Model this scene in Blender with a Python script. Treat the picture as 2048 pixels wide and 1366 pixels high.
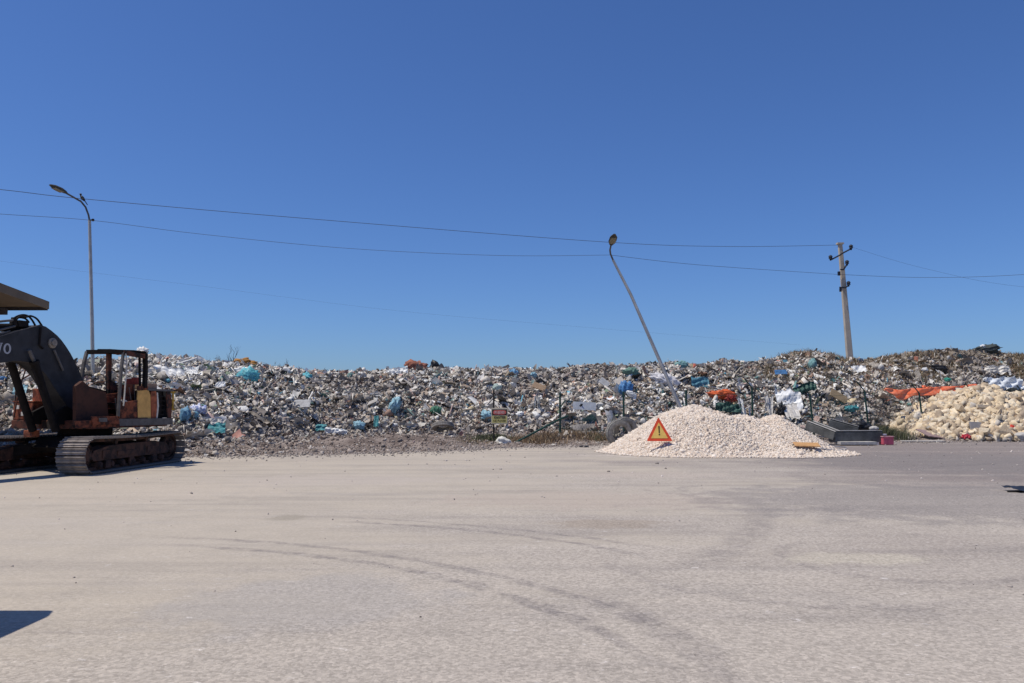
import bpy, bmesh, math, random
import numpy as np
from mathutils import Vector, Matrix, Euler

random.seed(7)
RNG = np.random.default_rng(7)
for o in list(bpy.data.objects):
    bpy.data.objects.remove(o)
S = bpy.context.scene
COL = S.collection
R = math.radians

# ------------------------------------------------------------------ camera
F = 1593.0
CAMH = 1.7
PITCH = math.atan((808 - 683) / F)
cam_d = bpy.data.cameras.new('camera')
cam = bpy.data.objects.new('camera', cam_d)
COL.objects.link(cam)
cam.location = (0, 0, CAMH)
cam.rotation_euler = (math.pi / 2 + PITCH, 0, 0)
cam_d.lens = 36 * F / 2048
cam_d.sensor_width = 36
cam_d.clip_end = 6000
S.camera = cam

# ------------------------------------------------------------------ light
# shadow of a 1 m post falls at (SX, SY)
SX, SY = 0.44, 0.10
SUN_EL = math.atan(1 / math.hypot(SX, SY))
W = bpy.data.worlds.new('World')
S.world = W
W.use_nodes = True
wn = W.node_tree
for n in list(wn.nodes):
    wn.nodes.remove(n)
sky = wn.nodes.new('ShaderNodeTexSky')
sky.sky_type = 'NISHITA'
sky.sun_disc = False
sky.sun_elevation = SUN_EL
sky.sun_rotation = math.atan2(-SX, -SY)
sky.altitude = 0
sky.air_density = 1.0
sky.dust_density = 0.5
sky.ozone_density = 6.0
hs = wn.nodes.new('ShaderNodeHueSaturation')
hs.inputs['Saturation'].default_value = 1.0
bg = wn.nodes.new('ShaderNodeBackground')
bg.inputs['Strength'].default_value = 0.085
wo = wn.nodes.new('ShaderNodeOutputWorld')
tint = wn.nodes.new('ShaderNodeMix'); tint.data_type = 'RGBA'; tint.blend_type = 'MULTIPLY'; tint.clamp_result = False
tint.inputs[0].default_value = 1; tint.inputs[7].default_value = (0.67, 0.885, 1.27, 1)     # colour balance of the clear, deep blue sky
wn.links.new(sky.outputs[0], tint.inputs[6])
wn.links.new(tint.outputs[2], hs.inputs['Color'])
wn.links.new(hs.outputs[0], bg.inputs[0])
wn.links.new(bg.outputs[0], wo.inputs[0])
sl = bpy.data.lights.new('sun', 'SUN')
sl.energy = 4.2
sl.angle = R(0.5)
sl.color = (1.0, 0.93, 0.82)
sun = bpy.data.objects.new('sun', sl)
COL.objects.link(sun)
sun.rotation_euler = Vector((SX, SY, -1)).to_track_quat('-Z', 'Y').to_euler()
S.view_settings.view_transform = 'Standard'
S.view_settings.look = 'None'
S.view_settings.exposure = 0
S.view_settings.gamma = 1
S.view_settings.use_curve_mapping = False

# ------------------------------------------------------------------ pixel -> world
CP, SP = math.cos(PITCH), math.sin(PITCH)
def ray(px, py):
    dx = (px - 1024) / F; dy = (683 - py) / F
    return Vector((dx, CP - dy * SP, SP + dy * CP))
def P(px, py, Y):
    r = ray(px, py); t = Y / r.y
    return Vector((r.x * t, Y, CAMH + r.z * t))
def G(px, py, z=0.0):
    r = ray(px, py); t = (z - CAMH) / r.z
    return Vector((r.x * t, r.y * t, z))

# ------------------------------------------------------------------ materials
def nt(m):
    m.use_nodes = True
    return m.node_tree
def mat(name, col, rough=0.8, var=0.25, scale=6.0, bump=0.0, bscale=40.0, metal=0.0, col2=None, thr=(0.35, 0.65), spec=0.3, trans=0.0, aspect=None):
    m = bpy.data.materials.new(name)
    t = nt(m); N = t.nodes; L = t.links
    b = N['Principled BSDF']
    b.inputs['Roughness'].default_value = rough
    b.inputs['Metallic'].default_value = metal
    b.inputs['Specular IOR Level'].default_value = spec
    tc = N.new('ShaderNodeTexCoord')
    mp = N.new('ShaderNodeMapping')
    if aspect: mp.inputs['Scale'].default_value = aspect
    L.new(tc.outputs['Object'], mp.inputs[0])
    n = N.new('ShaderNodeTexNoise'); n.inputs['Scale'].default_value = scale
    n.inputs['Detail'].default_value = 6; n.inputs['Roughness'].default_value = 0.65
    L.new(mp.outputs[0], n.inputs['Vector'])
    cr = N.new('ShaderNodeValToRGB')
    cr.color_ramp.elements[0].position = thr[0]; cr.color_ramp.elements[1].position = thr[1]
    c = col
    if col2 is None:
        a = [x * (1 - var) for x in c]; z = [min(1, x * (1 + var)) for x in c]
    else:
        a = c; z = col2
    cr.color_ramp.elements[0].color = (*a[:3], 1); cr.color_ramp.elements[1].color = (*z[:3], 1)
    L.new(n.outputs['Fac'], cr.inputs[0])
    L.new(cr.outputs[0], b.inputs['Base Color'])
    if bump > 0:
        n2 = N.new('ShaderNodeTexNoise'); n2.inputs['Scale'].default_value = bscale; n2.inputs['Detail'].default_value = 4
        L.new(mp.outputs[0], n2.inputs['Vector'])
        bp = N.new('ShaderNodeBump'); bp.inputs['Strength'].default_value = bump; bp.inputs['Distance'].default_value = 0.03
        L.new(n2.outputs['Fac'], bp.inputs['Height']); L.new(bp.outputs[0], b.inputs['Normal'])
    return m
def mat_attr(name, rough=0.75, var=0.3, scale=5, spec=0.3, bump=0.0):
    m = bpy.data.materials.new(name)
    t = nt(m); N = t.nodes; L = t.links
    b = N['Principled BSDF']; b.inputs['Roughness'].default_value = rough
    b.inputs['Specular IOR Level'].default_value = spec
    a = N.new('ShaderNodeAttribute'); a.attribute_name = 'Col'
    geo = N.new('ShaderNodeNewGeometry')
    n = N.new('ShaderNodeTexNoise'); n.inputs['Scale'].default_value = scale; n.inputs['Detail'].default_value = 5
    n.inputs['Roughness'].default_value = 0.7
    L.new(geo.outputs['Position'], n.inputs['Vector'])
    mr = N.new('ShaderNodeMapRange'); mr.inputs[1].default_value = 0.3; mr.inputs[2].default_value = 0.7
    mr.inputs[3].default_value = 1 - var; mr.inputs[4].default_value = 1 + var * 0.5
    L.new(n.outputs['Fac'], mr.inputs[0])
    mx = N.new('ShaderNodeVectorMath'); mx.operation = 'SCALE'
    L.new(a.outputs['Color'], mx.inputs[0]); L.new(mr.outputs[0], mx.inputs['Scale'])
    L.new(mx.outputs[0], b.inputs['Base Color'])
    return m

# ------------------------------------------------------------------ object helpers
def tag(o, label=None, cat=None, group=None, kind=None):
    if label: o['label'] = label
    if cat: o['category'] = cat
    if group: o['group'] = group
    if kind: o['kind'] = kind
    return o
def empty(name, loc=(0, 0, 0), rz=0, label=None, cat=None, group=None):
    o = bpy.data.objects.new(name, None); COL.objects.link(o)
    o.location = loc; o.rotation_euler = (0, 0, rz); o.empty_display_size = 0.3
    return tag(o, label, cat, group)
def link(name, me, m=None, parent=None, loc=(0, 0, 0)):
    o = bpy.data.objects.new(name, me); COL.objects.link(o)
    if m is not None and len(me.materials) == 0: me.materials.append(m)
    o.parent = parent; o.location = loc
    return o
def np_mesh(name, V, T, colors=None, smooth=False):
    me = bpy.data.meshes.new(name)
    V = np.asarray(V, dtype=np.float32); T = np.asarray(T, dtype=np.int32)
    k = T.shape[1]
    me.vertices.add(len(V)); me.vertices.foreach_set('co', V.ravel())
    me.loops.add(len(T) * k); me.loops.foreach_set('vertex_index', T.ravel())
    me.polygons.add(len(T)); me.polygons.foreach_set('loop_start', np.arange(len(T), dtype=np.int32) * k)
    if smooth: me.polygons.foreach_set('use_smooth', np.ones(len(T), dtype=bool))
    if colors is not None:
        ca = me.color_attributes.new('Col', 'FLOAT_COLOR', 'POINT')
        c4 = np.ones((len(V), 4), dtype=np.float32); c4[:, :3] = colors
        ca.data.foreach_set('color', c4.ravel())
    me.update(calc_edges=True)
    return me

class MB:
    """collects shapes into one mesh"""
    def __init__(s): s.v = []; s.f = []
    def add(s, vs, fs):
        b = len(s.v); s.v += [tuple(v) for v in vs]; s.f += [tuple(i + b for i in f) for f in fs]; return s
    def box(s, c, size, rot=None):
        hx, hy, hz = [k / 2 for k in size]
        vs = [Vector((x, y, z)) for x in (-hx, hx) for y in (-hy, hy) for z in (-hz, hz)]
        if rot is not None:
            M = Euler(rot).to_matrix(); vs = [M @ v for v in vs]
        vs = [v + Vector(c) for v in vs]
        return s.add(vs, [(0, 1, 3, 2), (4, 6, 7, 5), (0, 4, 5, 1), (2, 3, 7, 6), (0, 2, 6, 4), (1, 5, 7, 3)])
    def bar(s, a, b, w, h=None):
        h = h or w; a = Vector(a); b = Vector(b); d = (b - a).normalized()
        up = Vector((0, 0, 1)) if abs(d.z) < 0.95 else Vector((0, 1, 0))
        x = d.cross(up).normalized(); y = x.cross(d).normalized()
        vs = []
        for p in (a, b):
            for sx, sy in ((-1, -1), (1, -1), (1, 1), (-1, 1)):
                vs.append(p + x * sx * w / 2 + y * sy * h / 2)
        return s.add(vs, [(0, 1, 2, 3), (7, 6, 5, 4), (0, 4, 5, 1), (1, 5, 6, 2), (2, 6, 7, 3), (3, 7, 4, 0)])
    def tube(s, pts, r, n=8, cap=True):
        pts = [Vector(p) for p in pts]
        rs = r if isinstance(r, (list, tuple)) else [r] * len(pts)
        vs = []; fs = []
        prev = None
        for i, p in enumerate(pts):
            d = (pts[min(i + 1, len(pts) - 1)] - pts[max(i - 1, 0)]).normalized()
            if prev is None:
                up = Vector((0, 0, 1)) if abs(d.z) < 0.9 else Vector((1, 0, 0))
                x = d.cross(up).normalized()
            else:
                x = (prev - d * prev.dot(d)).normalized()
            prev = x; y = d.cross(x)
            for k in range(n):
                a = 2 * math.pi * k / n
                vs.append(p + (x * math.cos(a) + y * math.sin(a)) * rs[i])
        for i in range(len(pts) - 1):
            for k in range(n):
                a = i * n + k; b = i * n + (k + 1) % n
                fs.append((a, b, b + n, a + n))
        if cap:
            fs.append(tuple(range(n - 1, -1, -1))); fs.append(tuple((len(pts) - 1) * n + k for k in range(n)))
        return s.add(vs, fs)
    def prism(s, prof, y0, y1):
        """profile of (x,z) extruded from y0 to y1"""
        n = len(prof)
        vs = [(x, y0, z) for x, z in prof] + [(x, y1, z) for x, z in prof]
        fs = [tuple(range(n)), tuple(range(2 * n - 1, n - 1, -1))]
        for i in range(n):
            j = (i + 1) % n
            fs.append((i, i + n, j + n, j))
        return s.add(vs, fs)
    def lathe(s, prof, n=24, axis='y', c=(0, 0, 0)):
        """closed profile of (radius, along)"""
        m = len(prof); vs = []
        for k in range(n):
            a = 2 * math.pi * k / n
            for r, h in prof:
                if axis == 'y': v = (r * math.cos(a), h, r * math.sin(a))
                elif axis == 'x': v = (h, r * math.cos(a), r * math.sin(a))
                else: v = (r * math.cos(a), r * math.sin(a), h)
                vs.append(Vector(v) + Vector(c))
        fs = []
        for k in range(n):
            for i in range(m):
                j = (i + 1) % m; k2 = (k + 1) % n
                fs.append((k * m + i, k * m + j, k2 * m + j, k2 * m + i))
        return s.add(vs, fs)
    def build(s, name, m, parent=None, smooth=False, bevel=0.0, loc=(0, 0, 0), fix=True):
        me = bpy.data.meshes.new(name)
        me.from_pydata([tuple(v) for v in s.v], [], s.f)
        bm = bmesh.new(); bm.from_mesh(me)
        bmesh.ops.recalc_face_normals(bm, faces=bm.faces)
        if bevel > 0:
            es = [e for e in bm.edges if len(e.link_faces) == 2 and e.calc_face_angle(0) > 0.5]
            bmesh.ops.bevel(bm, geom=es, offset=bevel, segments=2, affect='EDGES', profile=0.6, clamp_overlap=True)
        bm.to_mesh(me); bm.free()
        if smooth:
            me.polygons.foreach_set('use_smooth', [True] * len(me.polygons))
            try: me.set_sharp_from_angle(angle=R(38))
            except Exception: pass
        me.update()
        return link(name, me, m, parent, loc)

def vnoise(x, y, seed=0):
    xi = np.floor(x).astype(np.int64); yi = np.floor(y).astype(np.int64)
    fx = x - xi; fy = y - yi
    fx = fx * fx * (3 - 2 * fx); fy = fy * fy * (3 - 2 * fy)
    def h(a, b):
        v = (a * 374761393 + b * 668265263 + seed * 974711) & 0xffffffff
        v = ((v ^ (v >> 13)) * 1274126177) & 0xffffffff
        v = v ^ (v >> 16)
        return (v & 0xffff) / 65535.0
    return (h(xi, yi) * (1 - fx) + h(xi + 1, yi) * fx) * (1 - fy) + (h(xi, yi + 1) * (1 - fx) + h(xi + 1, yi + 1) * fx) * fy
def fnoise(x, y, seed=0, o=3):
    r = 0; a = 1; t = 0
    for k in range(o):
        r = r + a * vnoise(x * 2 ** k + 31.7 * k, y * 2 ** k + 11.3 * k, seed + k); t += a; a *= 0.5
    return r / t * 2 - 1

# ------------------------------------------------------------------ the ground
def interp(xs, ys):
    xs = np.array(xs, float); ys = np.array(ys, float)
    return lambda q: np.interp(q, xs, ys)
EDGE = interp([-600, 0, 400, 640, 800, 940, 1000, 1240, 1500, 1765, 2048, 2700], [24, 25.5, 26.2, 27.2, 28.2, 30, 31.3, 33.5, 34.5, 36, 37, 40])
TOE = interp([-600, 0, 380, 470, 640, 900, 1100, 1500, 1700, 2048, 2700], [28, 29, 28.6, 30, 34.5, 36.5, 37, 38, 38.6, 43.5, 46])
CREST_PY = interp([-600, 0, 160, 300, 340, 400, 450, 500, 560, 640, 700, 760, 830, 900, 1000, 1050, 1110, 1150, 1200, 1250, 1300, 1350, 1400, 1450, 1490, 1530, 1580, 1620, 1660, 1690, 1730, 1780, 1850, 1900, 1950, 2000, 2048, 2700],
                  [728, 726, 722, 710, 716, 726, 727, 731, 739, 744, 744, 741, 738, 736, 739, 741, 742, 737, 731, 730, 726, 724, 730, 719, 724, 718, 709, 705, 710, 721, 723, 714, 707, 700, 699, 707, 712, 712])
CDEP = interp([-600, 0, 470, 900, 1500, 1900, 2700], [10, 10, 10.5, 8.5, 9, 10.5, 10.5])
def H(x, y):
    x = np.asarray(x, float); y = np.asarray(y, float)
    yy = np.maximum(y, 1)
    q = 1024 + F * x / yy
    e = EDGE(q); t = TOE(q); dc = CDEP(q); c = t + dc
    py = CREST_PY(q)
    dyv = (683 - py) / F
    rz = (SP + dyv * CP) / (CP - dyv * SP)
    zt = CAMH + rz * c - 0.12
    s0 = np.clip((y - e) / (t - e), 0, 1)
    z = 0.32 * s0 * s0 * (3 - 2 * s0) + np.sin(np.pi * s0) * (0.10 + 0.22 * fnoise(x * .6, y * .9, 5) + 0.10 * fnoise(x * 2.3, y * 2.3, 6)) * (s0 > 0)
    s = np.clip((y - t) / dc, 0, 1)
    f = 1 - (1 - s) ** 1.75
    z = z + (zt - 0.32) * f
    bell = np.clip(s * 4, 0, 1) * (1 - 0.75 * s)
    z = z + bell * (0.55 * fnoise(x * 0.33, y * 0.33, 9) + 0.28 * fnoise(x * 1.1, y * 1.1, 3))
    z = z + 0.10 * (s > 0.3) * fnoise(x * 1.7, y * 1.7, 21)
    z = z - 0.03 * np.clip(y - c, 0, 1000) * (y > c)
    z = np.where(y > e, z, 0)
    return np.maximum(z, np.where(y > e, 0.0, -5))
def hit(px, py, lift=0.0):
    r = ray(px, py); Y = 24.0
    while Y < 62:
        t = Y / r.y; x = r.x * t; z = CAMH + r.z * t
        if z <= float(H(x, Y)): return Vector((x, Y, z + lift))
        Y += 0.05
    Y = float(TOE(px) + CDEP(px)) - 0.3
    t = Y / r.y; x = r.x * t
    return Vector((x, Y, CAMH + r.z * t))

m_soil = mat('dry_soil', (0.20, 0.165, 0.14), 0.95, col2=(0.33, 0.28, 0.245), scale=0.9, bump=0.6, bscale=9)
g = MB(); g.add([(-2500, -500, 0), (2500, -500, 0), (2500, 4000, 0), (-2500, 4000, 0)], [(0, 1, 2, 3)])
tag(g.build('ground', m_soil), kind='structure')

# paved yard: one sheet 4 mm above the ground, uneven far edge
def yard_material():
    m = bpy.data.materials.new('dusty_asphalt'); t = nt(m); N = t.nodes; L = t.links
    b = N['Principled BSDF']; b.inputs['Roughness'].default_value = 0.92; b.inputs['Specular IOR Level'].default_value = 0.2
    geo = N.new('ShaderNodeNewGeometry'); pos = geo.outputs['Position']
    def noise(scale, detail=4, rough=0.6, sc=(1, 1, 1), rot=0.0):
        mp = N.new('ShaderNodeMapping'); mp.inputs['Scale'].default_value = sc; mp.inputs['Rotation'].default_value = (0, 0, rot)
        L.new(pos, mp.inputs[0])
        n = N.new('ShaderNodeTexNoise'); n.inputs['Scale'].default_value = scale; n.inputs['Detail'].default_value = detail
        n.inputs['Roughness'].default_value = rough; L.new(mp.outputs[0], n.inputs['Vector']); return n.outputs['Fac']
    def mr(v, a, b2, c, d, smooth=False):
        k = N.new('ShaderNodeMapRange'); k.clamp = True
        if smooth: k.interpolation_type = 'SMOOTHSTEP'
        L.new(v, k.inputs[0])
        for i, q in enumerate((a, b2, c, d)): k.inputs[i + 1].default_value = q
        return k.outputs[0]
    def math_(op, a, b2=None):
        k = N.new('ShaderNodeMath'); k.operation = op
        for i, q in enumerate((a, b2)):
            if q is None: continue
            if isinstance(q, (int, float)): k.inputs[i].default_value = q
            else: L.new(q, k.inputs[i])
        return k.outputs[0]
    def mix(f, a, b2, bt='MIX'):
        k = N.new('ShaderNodeMix'); k.data_type = 'RGBA'; k.blend_type = bt
        if isinstance(f, (int, float)): k.inputs[0].default_value = f
        else: L.new(f, k.inputs[0])
        for i, q in ((6, a), (7, b2)):
            if isinstance(q, tuple): k.inputs[i].default_value = (*q, 1)
            else: L.new(q, k.inputs[i])
        return k.outputs[2]
    sep = N.new('ShaderNodeSeparateXYZ'); L.new(pos, sep.inputs[0])
    # worn grey asphalt, darker on the far right; tan dust blown over the left and middle
    side = math_('ADD', math_('MULTIPLY', sep.outputs[0], 0.06), math_('MULTIPLY', sep.outputs[1], 0.016))
    side = math_('ADD', side, mr(noise(0.12, 3), 0.3, 0.7, -0.45, 0.45))
    grey = mr(side, 0.25, 1.25, 0.0, 1.0, True)
    col = mix(grey, (0.405, 0.360, 0.312), (0.225, 0.193, 0.180))
    dv = math_('SUBTRACT', mr(sep.outputs[1], 5, 14, -0.4, 0.5), math_('MULTIPLY', sep.outputs[0], 0.10))
    dv = math_('ADD', dv, mr(noise(0.28, 6, 0.6, (0.7, 1.4, 1), 0.25), 0.3, 0.7, -0.75, 0.75))
    dust = mr(dv, -0.25, 0.65, 0.0, 1.0, True)
    col = mix(math_('MULTIPLY', dust, 0.85), col, (0.435, 0.382, 0.315))
    med = mr(noise(1.1, 6, 0.7), 0.42, 0.72, 0, 1, True)
    col = mix(math_('MULTIPLY', med, 0.22), col, (0.25, 0.225, 0.20))
    # swept streaks of traffic, nearly across the view
    st = mr(noise(0.9, 5, 0.6, (0.16, 1.5, 1), -0.16), 0.45, 0.7, 0, 1, True)
    col = mix(math_('MULTIPLY', st, 0.36), col, (0.20, 0.18, 0.172))
    st2 = mr(noise(0.7, 5, 0.65, (0.14, 1.7, 1), 0.22), 0.5, 0.72, 0, 1, True)
    col = mix(math_('MULTIPLY', st2, 0.40), col, (0.43, 0.385, 0.34))
    # tyre marks: arcs on the ground
    def circle(pts):
        (x1, y1), (x2, y2), (x3, y3) = pts
        d = 2 * (x1 * (y2 - y3) + x2 * (y3 - y1) + x3 * (y1 - y2))
        ux = ((x1 ** 2 + y1 ** 2) * (y2 - y3) + (x2 ** 2 + y2 ** 2) * (y3 - y1) + (x3 ** 2 + y3 ** 2) * (y1 - y2)) / d
        uy = ((x1 ** 2 + y1 ** 2) * (x3 - x2) + (x2 ** 2 + y2 ** 2) * (x1 - x3) + (x3 ** 2 + y3 ** 2) * (x2 - x1)) / d
        return ux, uy, math.hypot(x1 - ux, y1 - uy)
    def arc(p3, w, ext, amt, colr):
        nonlocal col
        pts = [tuple(G(*p)[:2]) for p in p3]
        cx, cy, rr = circle(pts)
        vm = N.new('ShaderNodeVectorMath'); vm.operation = 'DISTANCE'; L.new(pos, vm.inputs[0]); vm.inputs[1].default_value = (cx, cy, 0)
        wob = mr(noise(2.5, 3), 0.3, 0.7, -0.06, 0.06)
        dd = math_('ABSOLUTE', math_('ADD', math_('SUBTRACT', vm.outputs['Value'], rr), wob))
        a = mr(dd, w, w * 0.35, 0, 1, True)
        ve = N.new('ShaderNodeVectorMath'); ve.operation = 'DISTANCE'; L.new(pos, ve.inputs[0]); ve.inputs[1].default_value = (*pts[1], 0)
        a = math_('MULTIPLY', a, mr(ve.outputs['Value'], ext, ext * 0.5, 0, 1, True))
        a = math_('MULTIPLY', a, mr(noise(3.2, 6, 0.8), 0.4, 0.6, 0.1, 1))
        col = mix(math_('MULTIPLY', a, amt), col, colr)
    dark = (0.17, 0.152, 0.15)
    arc([(515, 1084), (845, 1123), (1285, 1240)], 0.11, 4.6, 0.62, dark)
    arc([(516, 1101), (845, 1147), (1285, 1310)], 0.11, 4.4, 0.66, dark)
    arc([(749, 1038), (980, 1055), (1230, 1084)], 0.10, 3.2, 0.5, dark)
    arc([(749, 1047), (980, 1065), (1200, 1096)], 0.10, 3.0, 0.6, dark)
    arc([(1200, 1200), (1330, 1262), (1460, 1366)], 0.2, 1.8, 0.45, dark)
    arc([(1230, 1130), (1500, 1200), (1820, 1215)], 0.14, 2.6, 0.4, dark)
    arc([(1560, 1105), (1700, 1150), (1850, 1165)], 0.12, 2.4, 0.4, dark)
    arc([(1400, 965), (1515, 1050), (1400, 1125)], 0.32, 4.5, 0.42, dark)
    arc([(1850, 935), (1930, 931), (2010, 925)], 0.22, 2.0, 0.7, (0.12, 0.105, 0.10))
    arc([(1600, 945), (1850, 975), (2048, 965)], 0.35, 6.0, 0.35, dark)
    arc([(1500, 925), (1800, 932), (2048, 915)], 0.7, 7.0, 0.35, dark)
    arc([(400, 985), (900, 960), (1300, 1000)], 0.9, 8.0, 0.35, (0.42, 0.375, 0.33))
    arc([(1100, 1300), (1500, 1180), (1900, 1250)], 0.35, 2.6, 0.25, (0.2, 0.185, 0.18))
    # dried puddles and stains
    def blob(px, py, rx, ry, colr, amt):
        nonlocal col
        c = G(px, py)
        mp = N.new('ShaderNodeMapping'); mp.vector_type = 'POINT'
        mp.inputs['Location'].default_value = (-c.x / rx, -c.y / ry, 0); mp.inputs['Scale'].default_value = (1 / rx, 1 / ry, 0)
        L.new(pos, mp.inputs[0])
        ln = N.new('ShaderNodeVectorMath'); ln.operation = 'LENGTH'; L.new(mp.outputs[0], ln.inputs[0])
        d = math_('ADD', ln.outputs['Value'], mr(noise(1.6, 5, 0.6), 0.3, 0.7, -0.4, 0.4))
        col = mix(math_('MULTIPLY', mr(d, 1.1, 0.6, 0, 1, True), amt), col, colr)
    blob(1710, 1118, 0.95, 0.42, (0.44, 0.395, 0.325), 0.75)
    blob(1215, 1048, 0.9, 0.5, (0.30, 0.25, 0.2), 0.6)
    blob(572, 1036, 0.38, 0.3, (0.27, 0.24, 0.19), 0.5)
    blob(660, 960, 3.0, 1.3, (0.44, 0.385, 0.335), 0.5)
    blob(1180, 1000, 3.0, 1.5, (0.40, 0.34, 0.29), 0.6)
    blob(1290, 950, 2.2, 1.0, (0.42, 0.36, 0.31), 0.5)
    blob(1900, 1000, 5.0, 3.2, (0.20, 0.183, 0.178), 0.5)
    blob(1950, 925, 6.0, 5.0, (0.185, 0.17, 0.165), 0.55)
    blob(1440, 912, 4.8, 1.0, (0.52, 0.46, 0.40), 0.55)
    blob(620, 1200, 1.3, 1.1, (0.34, 0.315, 0.295), 0.5)
    blob(200, 985, 4.0, 2.0, (0.46, 0.40, 0.33), 0.6)
    # pale scuffs
    sc = mr(noise(3.2, 6, 0.75, (0.5, 1, 1), 0.5), 0.62, 0.72, 0, 1)
    col = mix(math_('MULTIPLY', sc, 0.45), col, (0.55, 0.51, 0.47))
    ch = math_('MULTIPLY', mr(noise(9, 4, 0.8, (0.55, 1, 1), 0.9), 0.63, 0.68, 0, 1), mr(noise(0.5, 3), 0.45, 0.55, 0, 1))
    col = mix(math_('MULTIPLY', ch, 0.7), col, (0.62, 0.58, 0.55))
    # aggregate
    vor = N.new('ShaderNodeTexVoronoi'); vor.inputs['Scale'].default_value = 42; L.new(pos, vor.inputs['Vector'])
    vv = N.new('ShaderNodeSeparateColor'); L.new(vor.outputs['Color'], vv.inputs[0])
    k = N.new('ShaderNodeVectorMath'); k.operation = 'SCALE'
    ag = math_('MULTIPLY', mr(vv.outputs[0], 0, 1, 0.80, 1.20), mr(noise(20, 3, 0.7), 0.3, 0.7, 0.86, 1.14))
    ag = math_('ADD', math_('MULTIPLY', math_('SUBTRACT', ag, 1.0), math_('SUBTRACT', 1.0, math_('MULTIPLY', dust, 0.65))), 1.0)
    L.new(col, k.inputs[0]); L.new(ag, k.inputs['Scale'])
    kk = N.new('ShaderNodeVectorMath'); kk.operation = 'MULTIPLY'; kk.inputs[1].default_value = (1.0, 0.995, 0.975)
    L.new(k.outputs[0], kk.inputs[0]); L.new(kk.outputs[0], b.inputs['Base Color'])
    bp = N.new('ShaderNodeBump'); bp.inputs['Strength'].default_value = 0.5; bp.inputs['Distance'].default_value = 0.012
    L.new(noise(55, 3, 0.7), bp.inputs['Height']); L.new(bp.outputs[0], b.inputs['Normal'])
    return m
m_yard = yard_material()
g = MB()
far = []
for q in np.linspace(-600, 2700, 420):
    y = float(EDGE(q)) - 0.25 + 0.55 * float(fnoise(np.array([q * 0.02]), np.array([2.2]), 4)[0])
    far.append(((q - 1024) / F * y, y, 0.004))
g.add([(-60, -25, 0.004), (60, -25, 0.004), (60, far[-1][1], 0.004)] + far[::-1] + [(-60, far[0][1], 0.004)], [tuple(range(len(far) + 4))])
tag(g.build('yard_paving', m_yard), kind='structure')

# ------------------------------------------------------------------ waste heap
HX = np.arange(-46, 62, 0.25); HY = np.arange(23.5, 62, 0.25)
gx, gy = np.meshgrid(HX, HY)
gz = H(gx, gy)
gz = np.where(gz <= 0.0, -0.05, gz + 0.01)
nV = np.stack([gx, gy, gz], -1).reshape(-1, 3)
nx_, ny_ = len(HX), len(HY)
idx = np.arange(nx_ * ny_).reshape(ny_, nx_)
Q = np.stack([idx[:-1, :-1], idx[:-1, 1:], idx[1:, 1:], idx[1:, :-1]], -1).reshape(-1, 4)
m_heap = mat('waste_soil', (0.115, 0.087, 0.072), 0.95, col2=(0.27, 0.222, 0.19), thr=(.4, .6), scale=0.9, bump=0.9, bscale=7)
heap = link('waste_heap', np_mesh('waste_heap', nV, Q, smooth=True), m_heap)
tag(heap, 'long grey heap of shredded mixed waste behind the yard, reaching across the whole picture', 'waste heap')

def rot_mats(n, rng, tilt=1.0):
    q = rng.normal(size=(n, 4)); q /= np.linalg.norm(q, axis=1)[:, None]
    w, x, y, z = q.T
    return np.stack([1 - 2 * (y * y + z * z), 2 * (x * y - z * w), 2 * (x * z + y * w),
                     2 * (x * y + z * w), 1 - 2 * (x * x + z * z), 2 * (y * z - x * w),
                     2 * (x * z - y * w), 2 * (y * z + x * w), 1 - 2 * (x * x + y * y)], -1).reshape(n, 3, 3)
def yaw_mats(n, rng, lean=0.3):
    a = rng.uniform(0, 2 * np.pi, n); b = rng.normal(0, lean, n); c = rng.normal(0, lean, n)
    ca, sa, cb, sb, cc, sc = np.cos(a), np.sin(a), np.cos(b), np.sin(b), np.cos(c), np.sin(c)
    Z = np.zeros(n); O = np.ones(n)
    A = np.stack([ca, -sa, Z, sa, ca, Z, Z, Z, O], -1).reshape(n, 3, 3)
    B = np.stack([O, Z, Z, Z, cb, -sb, Z, sb, cb], -1).reshape(n, 3, 3)
    C = np.stack([cc, Z, sc, Z, O, Z, -sc, Z, cc], -1).reshape(n, 3, 3)
    return A @ B @ C
def bake(protos, which, pos, M, scale, cols):
    """joins copies of prototype meshes into vertex / triangle / colour arrays"""
    Vs, Ts, Cs = [], [], []; base = 0
    for k, (pv, pt) in enumerate(protos):
        s = np.where(which == k)[0]
        if len(s) == 0: continue
        v = pv[None] * scale[s][:, None, :]
        v = np.einsum('nij,nkj->nki', M[s], v) + pos[s][:, None, :]
        n, m = v.shape[:2]
        t = pt[None] + (np.arange(n) * m)[:, None, None] + base
        Vs.append(v.reshape(-1, 3)); Ts.append(t.reshape(-1, 3)); Cs.append(np.repeat(cols[s], m, axis=0))
        base += n * m
    return np.concatenate(Vs), np.concatenate(Ts), np.concatenate(Cs)
def ico(sub=1):
    bm = bmesh.new(); bmesh.ops.create_icosphere(bm, subdivisions=sub, radius=1)
    v = np.array([x.co[:] for x in bm.verts]); f = np.array([[q.index for q in p.verts] for p in bm.faces]); bm.free()
    return v, f
BOXV = np.array([(x, y, z) for x in (-.5, .5) for y in (-.5, .5) for z in (-.5, .5)])
BOXT = np.array([(0, 1, 3), (0, 3, 2), (4, 6, 7), (4, 7, 5), (0, 4, 5), (0, 5, 1), (2, 3, 7), (2, 7, 6), (0, 2, 6), (0, 6, 4), (1, 5, 7), (1, 7, 3)])
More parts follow.
